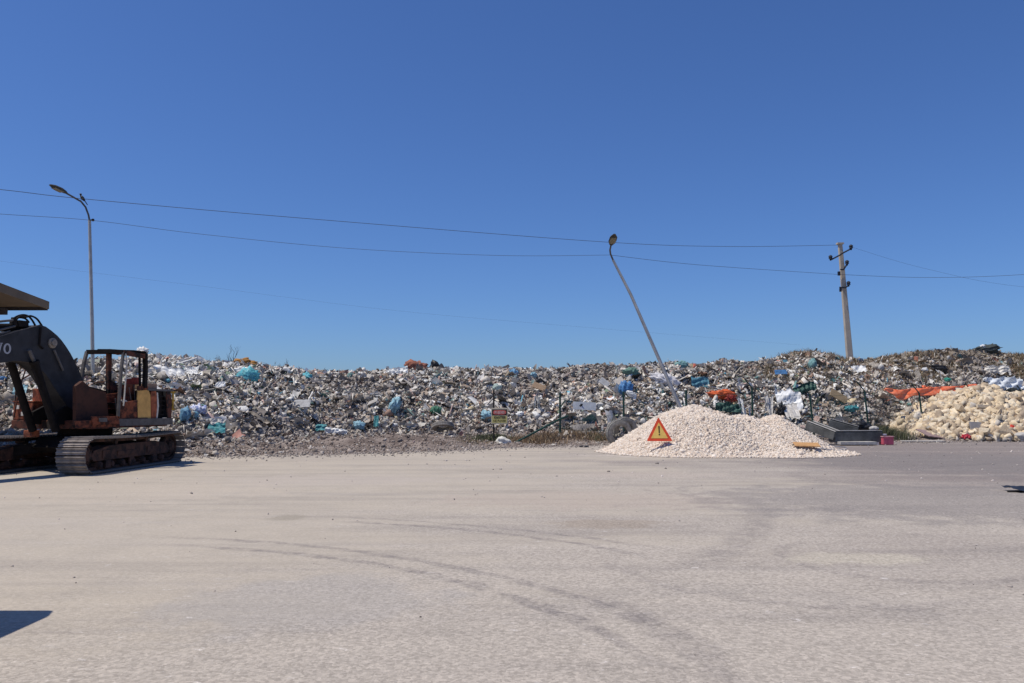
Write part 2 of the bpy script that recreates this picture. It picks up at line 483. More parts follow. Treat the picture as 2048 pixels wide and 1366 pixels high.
def p_sheet(rng, n=4):
    u = np.linspace(-.5, .5, n); X, Y = np.meshgrid(u, u)
    Z = np.zeros_like(X)
    for _ in range(3):
        a, b = rng.normal(0, 3.2, 2); Z += 0.16 * np.sin(a * X + b * Y + rng.uniform(0, 6))
    X = X + rng.normal(0, .05, X.shape); Y = Y + rng.normal(0, .05, X.shape); Z += rng.normal(0, .04, X.shape)
    c = rng.uniform(-1.5, 1.5)     # curl
    Z = Z + c * X * X
    v = np.stack([X, Y, Z], -1).reshape(-1, 3)
    i = np.arange(n * n).reshape(n, n)
    q = np.stack([i[:-1, :-1], i[:-1, 1:], i[1:, 1:], i[1:, :-1]], -1).reshape(-1, 4)
    return v, np.concatenate([q[:, [0, 1, 2]], q[:, [0, 2, 3]]])
def p_chunk(rng, j=0.3):
    v, f = ico(1); v = v * 0.5 * (1 + rng.uniform(-j, j, (len(v), 1)))
    return v + rng.normal(0, .04, v.shape), f
def p_block(rng, j=0.12):
    return BOXV + rng.uniform(-j, j, BOXV.shape), BOXT
def p_crumple(rng):
    v, f = ico(2); v = v * 0.5
    for _ in range(4):
        d = rng.normal(0, 5, 3); v = v * (1 + 0.16 * np.sin(v @ d + rng.uniform(0, 6))[:, None])
    return v + rng.normal(0, .045, v.shape), f
prng = np.random.default_rng(11)
PROT = [p_sheet(prng) for _ in range(14)] + [p_chunk(prng, .35) for _ in range(8)] + [p_block(prng) for _ in range(6)] + [p_crumple(prng) for _ in range(4)] + [(BOXV, BOXT)]
I_SH, I_CH, I_BL, I_CR, I_ST = range(0, 14), range(14, 22), range(22, 28), range(28, 32), [32]

PAL = np.array([(.62, .61, .58), (.74, .73, .70), (.48, .46, .43), (.36, .34, .32), (.30, .28, .265), (.24, .225, .21), (.18, .165, .155),
                (.08, .078, .08), (.035, .035, .04), (.40, .36, .31), (.32, .25, .19), (.27, .17, .13), (.42, .30, .28), (.12, .24, .24), (.10, .28, .38), (.13, .18, .13), (.36, .10, .07), (.45, .38, .24)])
PW = np.array([14, 9, 15, 14, 12, 9, 6, 4, 5, 7, 3, 2.2, 2.2, 1.3, .7, 1.4, .35, .8]); PW = PW / PW.sum(); PAL = np.clip(PAL * 1.36, 0, .8) * np.array((1.04, 1.0, .93))
def pick_cols(n, rng, x, y):
    c = PAL[rng.choice(len(PAL), n, p=PW)] * rng.uniform(.8, 1.15, (n, 1))
    q = 1024 + F * x / y
    s = np.clip((y - TOE(q)) / CDEP(q), 0, 1)
    reg = fnoise(x * .16, y * .16, 77)                      # patches of darker, muddier waste
    c = c * (1 + 0.28 * reg)[:, None]
    mud = np.clip((fnoise(x * .22 + 9, y * .3, 33) - .15) * 2.2, 0, .65) + 0.55 * np.clip(1 - s * 4.5, 0, 1)
    right = np.clip((q - 1480) / 380, 0, 1) * np.clip((s - .42) / .4, 0, 1)
    c = c * (1 - np.clip(mud, 0, .75))[:, None] + np.array((.31, .272, .24)) * np.clip(mud, 0, .75)[:, None]
    brown = np.array((.27, .215, .155))
    k = np.clip(right * (0.75 + .3 * fnoise(x * .5, y * .5, 8)), 0, .85)[:, None]
    c = c * (1 - k) + brown * rng.uniform(.7, 1.25, (n, 1)) * k
    white = np.exp(-((q - 390) / 110) ** 2) * np.clip((s - .35) * 3, 0, 1) * (rng.random(n) < .55)
    c = c * (1 - white[:, None]) + np.array((.70, .69, .66)) * white[:, None]
    return np.clip(c, .015, .85)
def scatter(n, rng, smin, smax):
    """random spots on the heap; s = 0 at its foot, 1 at its crest"""
    xs, ys = [], []
    k = 0
    while k < n:
        x = rng.uniform(-42, 42, n); y = rng.uniform(26, 56, n)
        q = 1024 + F * x / y
        s = (y - TOE(q)) / CDEP(q)
        ok = (s > smin) & (s < smax) & (q > -480) & (q < 2400)
        ok &= rng.random(n) < np.where(s > 1.02, .35, 1) * np.where(s < 0, np.clip(1 + s * 1.6, .02, 1) * .5, 1)
        xs.append(x[ok]); ys.append(y[ok]); k += ok.sum()
    return np.concatenate(xs)[:n], np.concatenate(ys)[:n]
m_waste = mat_attr('waste', .7, .35, 6)
def waste(name, n, rng, kinds, smed, ssig, smaxv, stretch, srange=(-.35, 1.45), lift=.04, parent=heap, flat=False):
    x, y = scatter(n, rng, *srange)
    sz = np.clip(1.0 * smed * np.exp(rng.normal(0, ssig, n)), .05, smaxv)
    q = 1024 + F * x / y; s = (y - TOE(q)) / CDEP(q)
    sz = np.where(s < 0, np.minimum(sz * .6, .22), sz); sz = np.where(s > .82, np.minimum(sz * .8, .34), sz)
    sc = np.stack([sz * rng.uniform(*stretch[0], n), sz * rng.uniform(*stretch[1], n), sz * rng.uniform(*stretch[2], n)], -1)
    z = H(x, y) + lift * rng.normal(.6, 1, n)
    M = yaw_mats(n, rng, .75) if flat else rot_mats(n, rng)
    which = rng.choice(list(kinds), n)
    V, T, C = bake(PROT, which, np.stack([x, y, z], -1), M, sc, pick_cols(n, rng, x, y))
    o = link(name, np_mesh(name, V, T, C, smooth='scraps' in name and 'plastic' in name), m_waste, parent)
    return tag(o, kind='stuff')
wr = np.random.default_rng(21)
waste('plastic_scraps', 50000, wr, I_SH, .15, .48, .65, ((.8, 2.2), (.4, 1.0), (.4, 1.1)), lift=.06, flat=True)
waste('rubble_scraps', 34000, wr, list(I_CH) + list(I_BL), .095, .4, .5, ((.7, 1.5), (.6, 1.1), (.4, 1)), lift=.05)
waste('crumpled_bags', 4200, wr, I_CR, .17, .35, .55, ((.8, 1.6), (.6, 1.1), (.4, .9)), lift=.06, srange=(.02, 1.3))
waste('sticks_and_strips', 9000, wr, I_ST, .36, .4, 1.1, ((.6, 1.2), (.03, .09), (.02, .06)), lift=.08, srange=(-.2, 1.3))
waste('small_litter', 12000, wr, list(I_BL) + list(I_SH)[:5], .075, .4, .16, ((.8, 1.5), (.6, 1.1), (.3, .8)), lift=.02, srange=(-1.0, .5))

# the 290 largest scraps, each its own piece
BIG = [('plastic_sheet', I_SH, (.34, .62), ((.9, 1.7), (.6, 1), (.5, .9))), ('broken_board', I_ST, (.4, .9), ((.8, 1.2), (.3, .55), (.05, .08))),
       ('rubbish_sack', I_CR, (.3, .5), ((.9, 1.4), (.7, 1), (.5, .8))), ('concrete_lump', I_CH, (.25, .42), ((.9, 1.3), (.7, 1), (.5, .8)))]
big_me = {}
def swatch(c):
    return mat('scrap', tuple(c), .75, .3, 4, bump=.2, bscale=12)
SW = [swatch(c) for c in [(.66, .65, .62), (.5, .48, .45), (.34, .32, .3), (.22, .2, .19), (.06, .06, .065), (.33, .25, .18), (.13, .23, .23), (.4, .36, .3)]]
bx, by = scatter(290, wr, .06, .86)
for i in range(290):
    nm, kinds, szr, st = BIG[int(wr.choice(4, p=[.42, .16, .26, .16]))]
    k = int(wr.choice(list(kinds))); c = int(wr.choice(8, p=[.18, .18, .16, .14, .12, .1, .04, .08]))
    if (k, c) not in big_me:
        pv, pt = PROT[k]; me = np_mesh(nm, pv, pt); me.materials.append(SW[c]); big_me[(k, c)] = me
    o = link(nm, big_me[(k, c)], None, heap, (bx[i], by[i], float(H(bx[i], by[i])) + .1))
    sz = wr.uniform(*szr); o.scale = [sz * wr.uniform(*a) for a in st]
    o.rotation_euler = (wr.uniform(-.9, .9), wr.uniform(-.9, .9), wr.uniform(0, 6.28))

# ------------------------------------------------------------------ single pieces of waste that stand out
def crumple_mesh(name, seed, sub=4, amp=.36):
    rng = np.random.default_rng(seed); v, f = ico(sub); v = v * .5
    for k in range(9):
        d = rng.normal(0, 3 + 1.6 * k, 3); ph = rng.uniform(0, 6)
        v = v * (1 + amp / (1 + .35 * k) * (np.abs(np.sin(v @ d + ph))[:, None] - .5))
    return np_mesh(name, v, f)
def cloth_mesh(name, seed, nx=26, ny=14, amp=.12, ragged=.08, droop=0.0):
    rng = np.random.default_rng(seed)
    X, Y = np.meshgrid(np.linspace(-.5, .5, nx), np.linspace(-.5, .5, ny)); Z = np.zeros_like(X)
    for k in range(9):
        a, b = rng.normal(0, 6 + 2.5 * k, 2); Z += amp / (1 + .45 * k) * (np.abs(np.sin(a * X + b * Y * .5 + rng.uniform(0, 6))) - .5)
    edge = np.abs(Y) * 2
    Y = Y * (1 + ragged * 2 * (vnoise(X * 9 + 5, np.sign(Y) + 0 * Y, seed) - .4) * edge ** 2)
    Z += droop * X * X
    v = np.stack([X, Y, Z], -1).reshape(-1, 3); n = len(v)
    v2 = v + np.array((0, 0, -.02))
    i = np.arange(n).reshape(ny, nx)
    q = np.stack([i[:-1, :-1], i[:-1, 1:], i[1:, 1:], i[1:, :-1]], -1).reshape(-1, 4)
    ring = list(i[0, :]) + list(i[1:, -1]) + list(i[-1, ::-1][1:]) + list(i[::-1, 0][1:-1])
    w = np.array([(a, ring[(k + 1) % len(ring)], ring[(k + 1) % len(ring)] + n, a + n) for k, a in enumerate(ring)])
    return np_mesh(name, np.concatenate([v, v2]), np.concatenate([q, q[:, ::-1] + n, w]))
MC = {}
def cm(name, col, **k):
    if name not in MC: MC[name] = mat(name, col, **k)
    return MC[name]
turq = cm('turquoise_plastic', (.10, .38, .44), rough=.5, var=.35, scale=3)
cyan = cm('pale_blue_plastic', (.24, .41, .48), rough=.55, var=.4, scale=3)
teal = cm('teal_plastic', (.05, .22, .24), rough=.6, var=.4, scale=3)
blue = cm('blue_plastic', (.07, .19, .38), rough=.5, var=.4, scale=3)
white = cm('white_plastic', (.72, .72, .70), rough=.55, var=.18, scale=3)
offw = cm('dirty_white_sack', (.60, .57, .52), rough=.8, var=.3, scale=5, bump=.3, bscale=20)
black = cm('black_plastic', (.02, .02, .022), rough=.45, var=.4, scale=3)
orange = cm('orange_tarpaulin', (.85, .13, .035), rough=.5, col2=(.90, .30, .15), scale=5)
orange2 = cm('orange_red_plastic', (.55, .11, .035), rough=.5, var=.35, scale=4)
brick = cm('rust_red_cloth', (.30, .12, .08), rough=.9, var=.35, scale=4)
ochre = cm('ochre_foam', (.34, .17, .05), rough=.9, var=.35, scale=4)
wood = cm('weathered_plywood', (.27, .20, .12), rough=.8, var=.3, scale=4, aspect=(1, 6, 1))
dgreen = cm('dark_green_sheet', (.03, .08, .065), rough=.6, var=.35, scale=4)
greysh = cm('pale_grey_sheet', (.50, .49, .47), rough=.8, var=.25, scale=3)
lilac = cm('blue_and_white_bag', (.20, .26, .52), rough=.6, col2=(.68, .68, .74), thr=(.45, .55), scale=5)
def item(name, label, cat, shape, px, py, wpx, hpx, m, rot=None, thick=.5, seed=None, lift=0.0, group=None):
    p = hit(px, py); k = p.y / F
    w, h = wpx * k, hpx * k
    seed = seed if seed is not None else int(px * 7 + py)
    if shape == 'bag':
        me = crumple_mesh(name, seed); sc = (w * 1.05, max(h, w * .6) * thick * 1.5, h * 1.15)
        rot = rot or (random.uniform(-.2, .2), random.uniform(-.25, .25), random.uniform(-.4, .4))
        off = Vector((0, -.28, .12))
    elif shape == 'sheet':
        me = cloth_mesh(name, seed, amp=.17, ragged=.24); sc = (w * 1.1, h * 1.25, max(w, h) * .6)
        rot = rot or (R(58), random.uniform(-.15, .15), 0); off = Vector((0, -.35, .16))
    elif shape == 'board':
        b = MB().box((0, 0, 0), (1, .05 / max(h, .1), .0) if False else (1, 1, 1)); me = None
        bm = bmesh.new(); bmesh.ops.create_cube(bm, size=1)
        bmesh.ops.subdivide_edges(bm, edges=bm.edges, cuts=2, use_grid_fill=True)
        rr = random.Random(seed)
        for v in bm.verts: v.co.z += .6 * math.sin(v.co.x * 2.5) * .5; v.co += Vector([rr.uniform(-.015, .015) for _ in range(3)])
        me = bpy.data.meshes.new(name); bm.to_mesh(me); bm.free()
        sc = (w, h, .05); rot = rot or (R(62), 0, 0); off = Vector((0, -.4, .22))
    o = link(name, me, m, None, p + off + Vector((0, 0, lift)))
    o.scale = sc; o.rotation_euler = rot
    return tag(o, label, cat, group)
item('plastic_bag', 'big bright turquoise plastic bag high on the left of the heap', 'bag', 'bag', 496, 760, 32, 22, turq)
item('plastic_bag', 'white plastic bag lying right above the big turquoise bag', 'bag', 'bag', 492, 747, 26, 9, white)
item('plastic_bag', 'small turquoise plastic bag near the crest right of the big turquoise bag', 'bag', 'bag', 617, 759, 15, 13, turq)
item('plastic_bag', 'blue and white patterned bag just right of the excavator tail', 'bag', 'bag', 400, 828, 28, 20, lilac)
item('plastic_bag', 'dull blue bag touching the blue and white patterned bag', 'bag', 'bag', 377, 835, 17, 20, cm('dull_blue', (.12, .26, .38), rough=.6, var=.3))
item('plastic_sheet', 'teal plastic sheet crumpled at the foot of the heap above the excavator track end', 'sheet', 'sheet', 440, 865, 32, 16, teal)
item('plastic_sheet', 'pale grey plastic film lying over the teal sheet', 'sheet', 'sheet', 437, 853, 34, 12, greysh)
item('foam_mattress', 'ochre folded mattress on the crest beside the bare branch', 'mattress', 'bag', 494, 731, 30, 11, ochre, thick=.4)
item('plastic_sheet', 'pair of white plastic sheets in a bright patch right of the cab', 'plastic sheet', 'sheet', 352, 757, 46, 20, white)
item('plastic_bag', 'white bag at the very top of the heap beside the cab roof', 'bag', 'bag', 288, 708, 18, 11, white)
item('plastic_sheet', 'white plastic sheet in the upper heap between the cab and the turquoise bag', 'plastic sheet', 'sheet', 388, 750, 26, 13, white)
item('plastic_sheet', 'white rag left of and below the big turquoise bag', 'plastic sheet', 'sheet', 447, 777, 18, 9, white)
item('cardboard_sheet', 'pale grey rectangular board sticking out mid heap left of centre', 'board', 'board', 609, 817, 32, 16, greysh)
item('plastic_sheet', 'dark teal rag at the foot of the heap left of centre', 'plastic sheet', 'sheet', 646, 862, 20, 11, teal)
item('plastic_sheet', 'long white film on the dirt beside the dark teal rag', 'plastic sheet', 'sheet', 676, 870, 40, 9, white)
item('cloth_bundle', 'rust red cloth bundle standing up on the crest left of centre', 'cloth', 'bag', 835, 740, 34, 19, brick, thick=.4)
item('plastic_bag', 'black bag on the crest right of the rust red bundle', 'bag', 'bag', 870, 737, 14, 13, black)
item('plastic_sheet', 'long white plastic strip just below the rust red bundle', 'plastic sheet', 'sheet', 796, 750, 40, 12, white)
item('plastic_bag', 'pale blue bag hanging upright in the middle of the heap', 'bag', 'bag', 790, 818, 15, 26, cyan, rot=(0, .5, 0))
item('plastic_bag', 'pale turquoise bag near the dirt left of the centre', 'bag', 'bag', 720, 856, 18, 12, cyan)
item('plastic_sheet', 'narrow teal strip hanging low in the heap below the pale blue bag', 'plastic sheet', 'sheet', 755, 850, 9, 20, teal)
item('plastic_bag', 'dark green bag in a shadowed hollow above the flat tyre', 'bag', 'bag', 873, 826, 14, 12, cm('green_bag', (.05, .16, .10), rough=.6))
item('plastic_bag', 'light blue bag showing just left of the danger sign', 'bag', 'bag', 974, 838, 17, 15, cyan)
item('plastic_bag', 'blue bag high in the heap above the danger sign', 'bag', 'bag', 1026, 751, 13, 10, cm('faded_blue', (.14, .30, .46), rough=.6))
item('plastic_bag', 'small blue bag near the crest right of the danger sign', 'bag', 'bag', 1066, 755, 10, 8, cyan)
item('plastic_bag', 'pale green bag over the danger sign post', 'bag', 'bag', 994, 780, 13, 9, cm('mint', (.38, .46, .41), rough=.6))
item('container', 'white plastic canister lying between danger sign and green brace', 'canister', 'bag', 1039, 833, 11, 9, white)
item('plastic_strip', 'left one of two long white strips hanging by the green brace', 'plastic strip', 'sheet', 1069, 820, 4, 34, white, rot=(R(80), .1, 0))
item('plastic_strip', 'right one of two long white strips hanging by the green brace', 'plastic strip', 'sheet', 1077, 822, 4, 32, white, rot=(R(80), -.05, 0))
item('cardboard_sheet', 'tan cardboard wedge in the middle of the heap above the green brace', 'cardboard', 'board', 1078, 782, 26, 13, cm('cardboard', (.36, .25, .16), rough=.9), rot=(R(60), .4, 0))
item('cardboard_sheet', 'grey triangular board high behind the leaning lamp', 'board', 'board', 1207, 774, 20, 14, greysh, rot=(R(60), .7, 0))
item('cardboard_sheet', 'tilted beige board left of the blue bag on the fence', 'board', 'board', 1236, 771, 18, 14, cm('beige_board', (.5, .45, .39), rough=.9), rot=(R(60), -.5, 0))
item('plastic_bag', 'bright blue bag caught on top of the fence post behind the big tyres', 'bag', 'bag', 1250, 784, 19, 21, blue)
item('plastic_bag', 'white rag hanging from the bright blue bag', 'bag', 'bag', 1260, 793, 14, 7, white, rot=(0, .6, 0))
item('plastic_sheet', 'domed white sack behind the leaning lamp post', 'sack', 'bag', 1327, 766, 38, 18, cm('white_sack', (.62, .60, .60), rough=.8), rot=(0, .35, 0))
item('plastic_bag', 'teal bag near the crest right of the leaning lamp post', 'bag', 'bag', 1361, 737, 20, 12, cm('dusty_teal', (.16, .30, .30), rough=.7))
item('plastic_bag', 'green netting lump high in the heap left of the leaning lamp post', 'netting', 'bag', 1262, 749, 22, 11, cm('dusty_green', (.14, .24, .19), rough=.8))
item('plastic_sheet', 'blue and teal sheet right of the leaning lamp post foot', 'plastic sheet', 'sheet', 1397, 772, 32, 18, cm('slate_blue', (.07, .19, .25), rough=.6))
item('plastic_sheet', 'bright orange red plastic over the gravel pile peak', 'plastic sheet', 'bag', 1440, 795, 42, 13, orange2, thick=.3)
item('cardboard_sheet', 'dark red scrap at the right end of the orange plastic', 'plastic scrap', 'bag', 1459, 802, 16, 10, cm('dark_red', (.25, .03, .02), rough=.6))
item('tarpaulin', 'dark green tarpaulin slumped behind the gravel pile', 'tarpaulin', 'sheet', 1452, 822, 46, 14, dgreen)
item('plastic_sheet', 'pointed white film standing between the two gravel humps', 'plastic sheet', 'sheet', 1480, 822, 9, 28, white, rot=(R(80), -.2, 0))
item('plastic_sheet', 'large torn white sheet draped over the fence behind the gravel', 'plastic sheet', 'sheet', 1573, 808, 46, 36, white)
item('plastic_sheet', 'ribbed off white sack hanging from the torn white sheet', 'sack', 'sheet', 1578, 830, 26, 28, offw)
item('plastic_sheet', 'narrow beige sack hanging left of the torn white sheet', 'sack', 'sheet', 1533, 820, 14, 30, offw, rot=(R(80), .1, 0))
item('plastic_bag', 'black bag hanging under the torn white sheet', 'bag', 'bag', 1560, 828, 11, 22, black)
item('plastic_crate', 'small bright blue box high on the right of the heap', 'box', 'board', 1557, 753, 23, 10, blue)
item('plastic_sheet', 'dark green shade cloth hooked on the bent fence post', 'shade cloth', 'sheet', 1605, 784, 40, 14, dgreen, rot=(R(70), -.35, 0))
item('plywood_sheet', 'brown plywood panel tilted in the heap between two fence posts', 'plywood', 'board', 1671, 801, 34, 17, wood, rot=(R(62), .55, 0))
item('plastic_bag', 'teal bag below the tilted plywood panel', 'bag', 'bag', 1699, 822, 18, 9, teal)
item('plastic_bag', 'teal bag near the crest left of the concrete pole', 'bag', 'bag', 1622, 734, 14, 13, cm('dusty_teal', (.16, .30, .30), rough=.7))
item('plastic_sheet', 'white crumpled film on the crest right of the concrete pole', 'plastic sheet', 'sheet', 1712, 745, 26, 12, white)
item('plastic_bag', 'dark blue bag on the crest right beside the concrete pole', 'bag', 'bag', 1716, 727, 9, 8, cm('navy', (.03, .06, .12), rough=.6))
item('plastic_sheet', 'big pale plastic sheet above the rubble pile at the right edge', 'plastic sheet', 'sheet', 1998, 775, 70, 24, cm('milky_film', (.60, .63, .66), rough=.5, var=.2))
item('plastic_sheet', 'dirty white film higher up above the big pale sheet at right', 'plastic sheet', 'sheet', 1985, 747, 50, 14, offw)
item('plastic_bag', 'turquoise bag below the orange tarpaulin', 'bag', 'bag', 1886, 792, 14, 11, cm('pale_turq', (.30, .52, .50), rough=.6))
item('plastic_bag', 'green bag just above the orange tarpaulin', 'bag', 'bag', 1890, 764, 10, 6, cm('green2', (.05, .30, .22), rough=.6))
item('cloth_bundle', 'black rag high in the heap above the orange tarpaulin', 'cloth', 'bag', 1872, 741, 22, 12, black)
item('tarpaulin', 'black sheeting lump on the crest at the far right', 'sheeting', 'bag', 1968, 703, 34, 12, cm('charcoal_cloth', (.07, .08, .075), rough=.9))
item('plastic_bag', 'tiny white bag on top of the black sheeting lump', 'bag', 'bag', 1961, 697, 8, 5, white)
item('plastic_bag', 'white oval lid low under the right crest', 'lid', 'bag', 1844, 744, 9, 5, white)
item('plastic_sheet', 'dark charcoal mesh lump behind the right fence post', 'mesh', 'bag', 2024, 793, 28, 16, cm('charcoal_mesh', (.03, .035, .035), rough=.9))
item('plastic_bag', 'sky blue bag on the heap seen left of the excavator boom', 'bag', 'bag', 12, 763, 13, 7, blue)
item('plastic_sheet', 'pale turquoise sheet seen under the excavator boom', 'plastic sheet', 'sheet', 50, 790, 26, 20, cyan)

# ------------------------------------------------------------------ branch and weeds
def branch(name, label, p, h, seed, m, spread=1.0, n=7, cat='branch'):
    rr = random.Random(seed); b = MB()
    def grow(p0, d, ln, r, dep):
        pts = [p0]; q = p0.copy(); dd = d.copy()
        for i in range(4):
            dd = (dd + Vector((rr.uniform(-.3, .3), rr.uniform(-.3, .3), rr.uniform(-.1, .15)))).normalized()
            q = q + dd * ln / 4; pts.append(q.copy())
        b.tube(pts, [r * (1 - .2 * i) for i in range(5)], 5)
        if dep:
            for _ in range(3):
                k = rr.randint(1, 4); nd = (dd + Vector((rr.uniform(-1, 1), rr.uniform(-.6, .6), rr.uniform(-.1, .8))) * spread).normalized()
                grow(pts[k], nd, ln * .55, r * .5, dep - 1)
    for i in range(n):
        grow(Vector((rr.uniform(-.3, .3), rr.uniform(-.2, .2), 0)), Vector((rr.uniform(-.8, .8) * spread, rr.uniform(-.3, .3), 1)).normalized(), h * rr.uniform(.5, 1), .016, 2)
    return tag(b.build(name, m, loc=p), label, cat)
m_twig = mat('twig', (.06, .045, .035), .9)
m_twig2 = mat('dry_twig', (.16, .125, .09), .9)
branch('branch', 'bare dark forked branch sticking up from the crest left of centre', hit(458, 727), .75, 5, m_twig, .6, 4)
branch('brushwood', 'low bare brushwood on the crest left of the ochre mattress', hit(440, 728) + Vector((0, 0, -.1)), .5, 8, m_twig2, 1.6, 9, 'brushwood')
branch('brushwood', 'thin dry twigs on the crest right of the ochre mattress', hit(560, 737), .35, 9, m_twig2, 1.8, 6, 'brushwood')

def grass(name, cx, wx, wy, n, hmin, hmax, cols, seed, parent=None, onheap=False, zf=None):
    rng = np.random.default_rng(seed)
    x = rng.normal(cx[0], wx, n); y = rng.normal(cx[1], wy, n)
    z = np.maximum(H(x, y), 0)
    h = rng.uniform(hmin, hmax, n); w = rng.uniform(.006, .014, n); a = rng.uniform(0, 6.28, n)
    dx = rng.normal(0, .35, n) * h; dy = rng.normal(0, .35, n) * h
    base = np.stack([x, y, z], -1); side = np.stack([np.cos(a) * w, np.sin(a) * w, 0 * w], -1)
    mid = base + np.stack([dx * .35, dy * .35, h * .6], -1); tip = base + np.stack([dx, dy, h], -1)
    V = np.stack([base - side, base + side, mid + side * .8, mid - side * .8, tip], 1).reshape(-1, 3)
    b = np.arange(n)[:, None] * 5
    T = np.concatenate([b + np.array([[0, 1, 2]]), b + np.array([[0, 2, 3]]), b + np.array([[3, 2, 4]])])
    c = np.array(cols)[rng.integers(0, len(cols), n)] * rng.uniform(.7, 1.2, (n, 1))
    return V, T, np.repeat(c, 5, axis=0)
def join(parts):
    Vs, Ts, Cs = [], [], []; b = 0
    for V, T, C in parts:
        Vs.append(V); Ts.append(T + b); Cs.append(C); b += len(V)
    return np.concatenate(Vs), np.concatenate(Ts), np.concatenate(Cs)
DRY = [(.30, .20, .11), (.38, .27, .16), (.24, .15, .09), (.42, .33, .22)]
GRN = [(.09, .11, .05), (.14, .15, .08), (.20, .18, .11)]
m_grass = mat_attr('dry_grass', .9, .2, 8)
parts = []
def gr(px, py, w, n, cols, s, h=(.08, .28), wy=.35):
    p = G(px, py); parts.append(grass('g', (p.x, p.y), w, wy, n, h[0], h[1], cols, s))
gr(1045, 889, .35, 900, DRY, 1); gr(1075, 889, .45, 1400, DRY, 2); gr(1105, 888, .3, 700, DRY, 3)
gr(1165, 887, .45, 1000, DRY, 4); gr(1198, 887, .4, 900, DRY + GRN, 5); gr(1135, 884, .6, 800, DRY, 16)
V, T, C = join(parts)
tag(link('dry_grass', np_mesh('dry_grass', V, T, C), m_grass), kind='stuff')
parts = []
gr(975, 889, .4, 1500, GRN, 6, (.06, .22)); gr(1000, 888, .3, 700, GRN, 7, (.05, .18)); gr(945, 893, .4, 500, GRN + DRY, 8, (.04, .12))
parts.append(grass('g', (P(1775, 870, 37).x, 37.0), .45, .3, 1500, .2, .6, GRN, 9)); parts.append(grass('g', (P(1745, 870, 36.6).x, 36.6), .4, .3, 700, .1, .35, GRN, 12))
V, T, C = join(parts)
tag(link('green_weeds', np_mesh('green_weeds', V, T, C), m_grass), kind='stuff')
parts = []
for k in range(34):
    px = wr.uniform(1520, 2080); py = float(CREST_PY(px)) + wr.uniform(0, 50); p = hit(px, py)
    V, T, C = grass('g', (p.x, p.y), .5, .5, 420, .12, .42, [(.30, .22, .13), (.36, .29, .19), (.26, .15, .08), (.19, .17, .10)], 100 + k)
    parts.append((V, T, C))
V, T, C = join(parts)
tag(link('dry_brush', np_mesh('dry_brush', V, T, C), m_grass), kind='stuff')

# ------------------------------------------------------------------ pile of pale gravel
gc = P(1385, 808, 29.0)
def cone(x, y, cx, cy, h, rx, ry):
    d = np.sqrt(((x - cx) / rx) ** 2 + ((y - cy) / ry) ** 2)
    return h * (1 - d)
def Hg(x, y):
    x0 = gc.x
    k = []
    k.append(cone(x, y, x0 + .02, 28.9, 2.15, 3.35, 3.5))
    k.append(cone(x, y, x0 - .4, 28.4, 1.72, 2.85, 2.9))
    k.append(cone(x, y, x0 + 1.7, 28.9, 1.48, 3.1, 3.2))
    k.append(cone(x, y, x0 + 2.9, 29.0, 1.42, 2.2, 3.3))
    k.append(cone(x, y, x0 + 2.3, 28.5, 1.15, 2.75, 3.0))
    z = np.maximum.reduce(k)
    top = 1.72 - .0 * x
    z = np.where(z > 1.25, 1.25 + (z - 1.25) * .52, z)
    z = z + .05 * fnoise(x * 1.2, y * 1.2, 41) + .02 * fnoise(x * 4, y * 4, 42)
    z = np.where(z < .16, z * .6 + .064, z)
    return z - .06
X = np.arange(gc.x - 5, gc.x + 8, .07); Y = np.arange(24.5, 34, .07)
xx, yy = np.meshgrid(X, Y); zz = Hg(xx, yy)
V = np.stack([xx, yy, zz], -1).reshape(-1, 3); i = np.arange(len(V)).reshape(len(Y), len(X))
Q = np.stack([i[:-1, :-1], i[:-1, 1:], i[1:, 1:], i[1:, :-1]], -1).reshape(-1, 4)
keep = (V[:, 2][Q] > -.03).any(1); Q = Q[keep]
V[:, 2] = np.maximum(V[:, 2], -.02)
m_gr = mat('gravel_bed', (.62, .52, .45), .95, col2=(.72, .62, .54), scale=14, bump=.6, bscale=30)
pile = link('gravel_pile', np_mesh('gravel_pile', V, Q, smooth=True), m_gr)
tag(pile, 'pale pinkish white gravel pile with two humps beside the warning triangle', 'gravel pile')
n = 78000
rg = np.random.default_rng(5)
x = rg.uniform(gc.x - 5, gc.x + 7.5, n * 3); y = rg.uniform(24.6, 32, n * 3); z = Hg(x, y)
ok = (z > 0.0) & (y < 30.6) | ((z > -.09) & (z <= 0.0) & (rg.random(n * 3) < .22) & (y < 29))
x, y, z = x[ok][:n], y[ok][:n], np.maximum(z[ok][:n], .01); n = len(x)
gp = [p_block(prng, .2) for _ in range(8)]
sz = np.clip(.029 * np.exp(rg.normal(0, .42, n)), .014, .12)
sc = np.stack([sz * rg.uniform(.9, 1.5, n), sz, sz * rg.uniform(.5, .9, n)], -1)
gcol = np.array([(.74, .655, .565), (.78, .71, .63), (.70, .60, .50), (.74, .62, .51), (.56, .46, .38), (.78, .71, .64)])
gcol = gcol[rg.choice(6, n, p=[.3, .22, .17, .13, .06, .12])] * rg.uniform(.80, 1.04, (n, 1)) * np.array((.97, .95, .93))
V, T, C = bake(gp, rg.integers(0, 8, n), np.stack([x, y, z + .008], -1), rot_mats(n, rg), sc, gcol)
m_stone = mat_attr('gravel_stone', .9, .12, 20)
tag(link('gravel', np_mesh('gravel', V, T, C), m_stone, pile), kind='stuff')

def march(px, py, fn, lift=.0, y0=24.0):
    rr_ = ray(px, py); Y = y0
    while Y < 48:
        t = Y / rr_.y; x = rr_.x * t; z = CAMH + rr_.z * t
        if z <= max(float(fn(np.array(x), np.array(Y))), 0.0): return Vector((x, Y, z + lift))
        Y += .02
    return P(px, py, 40)
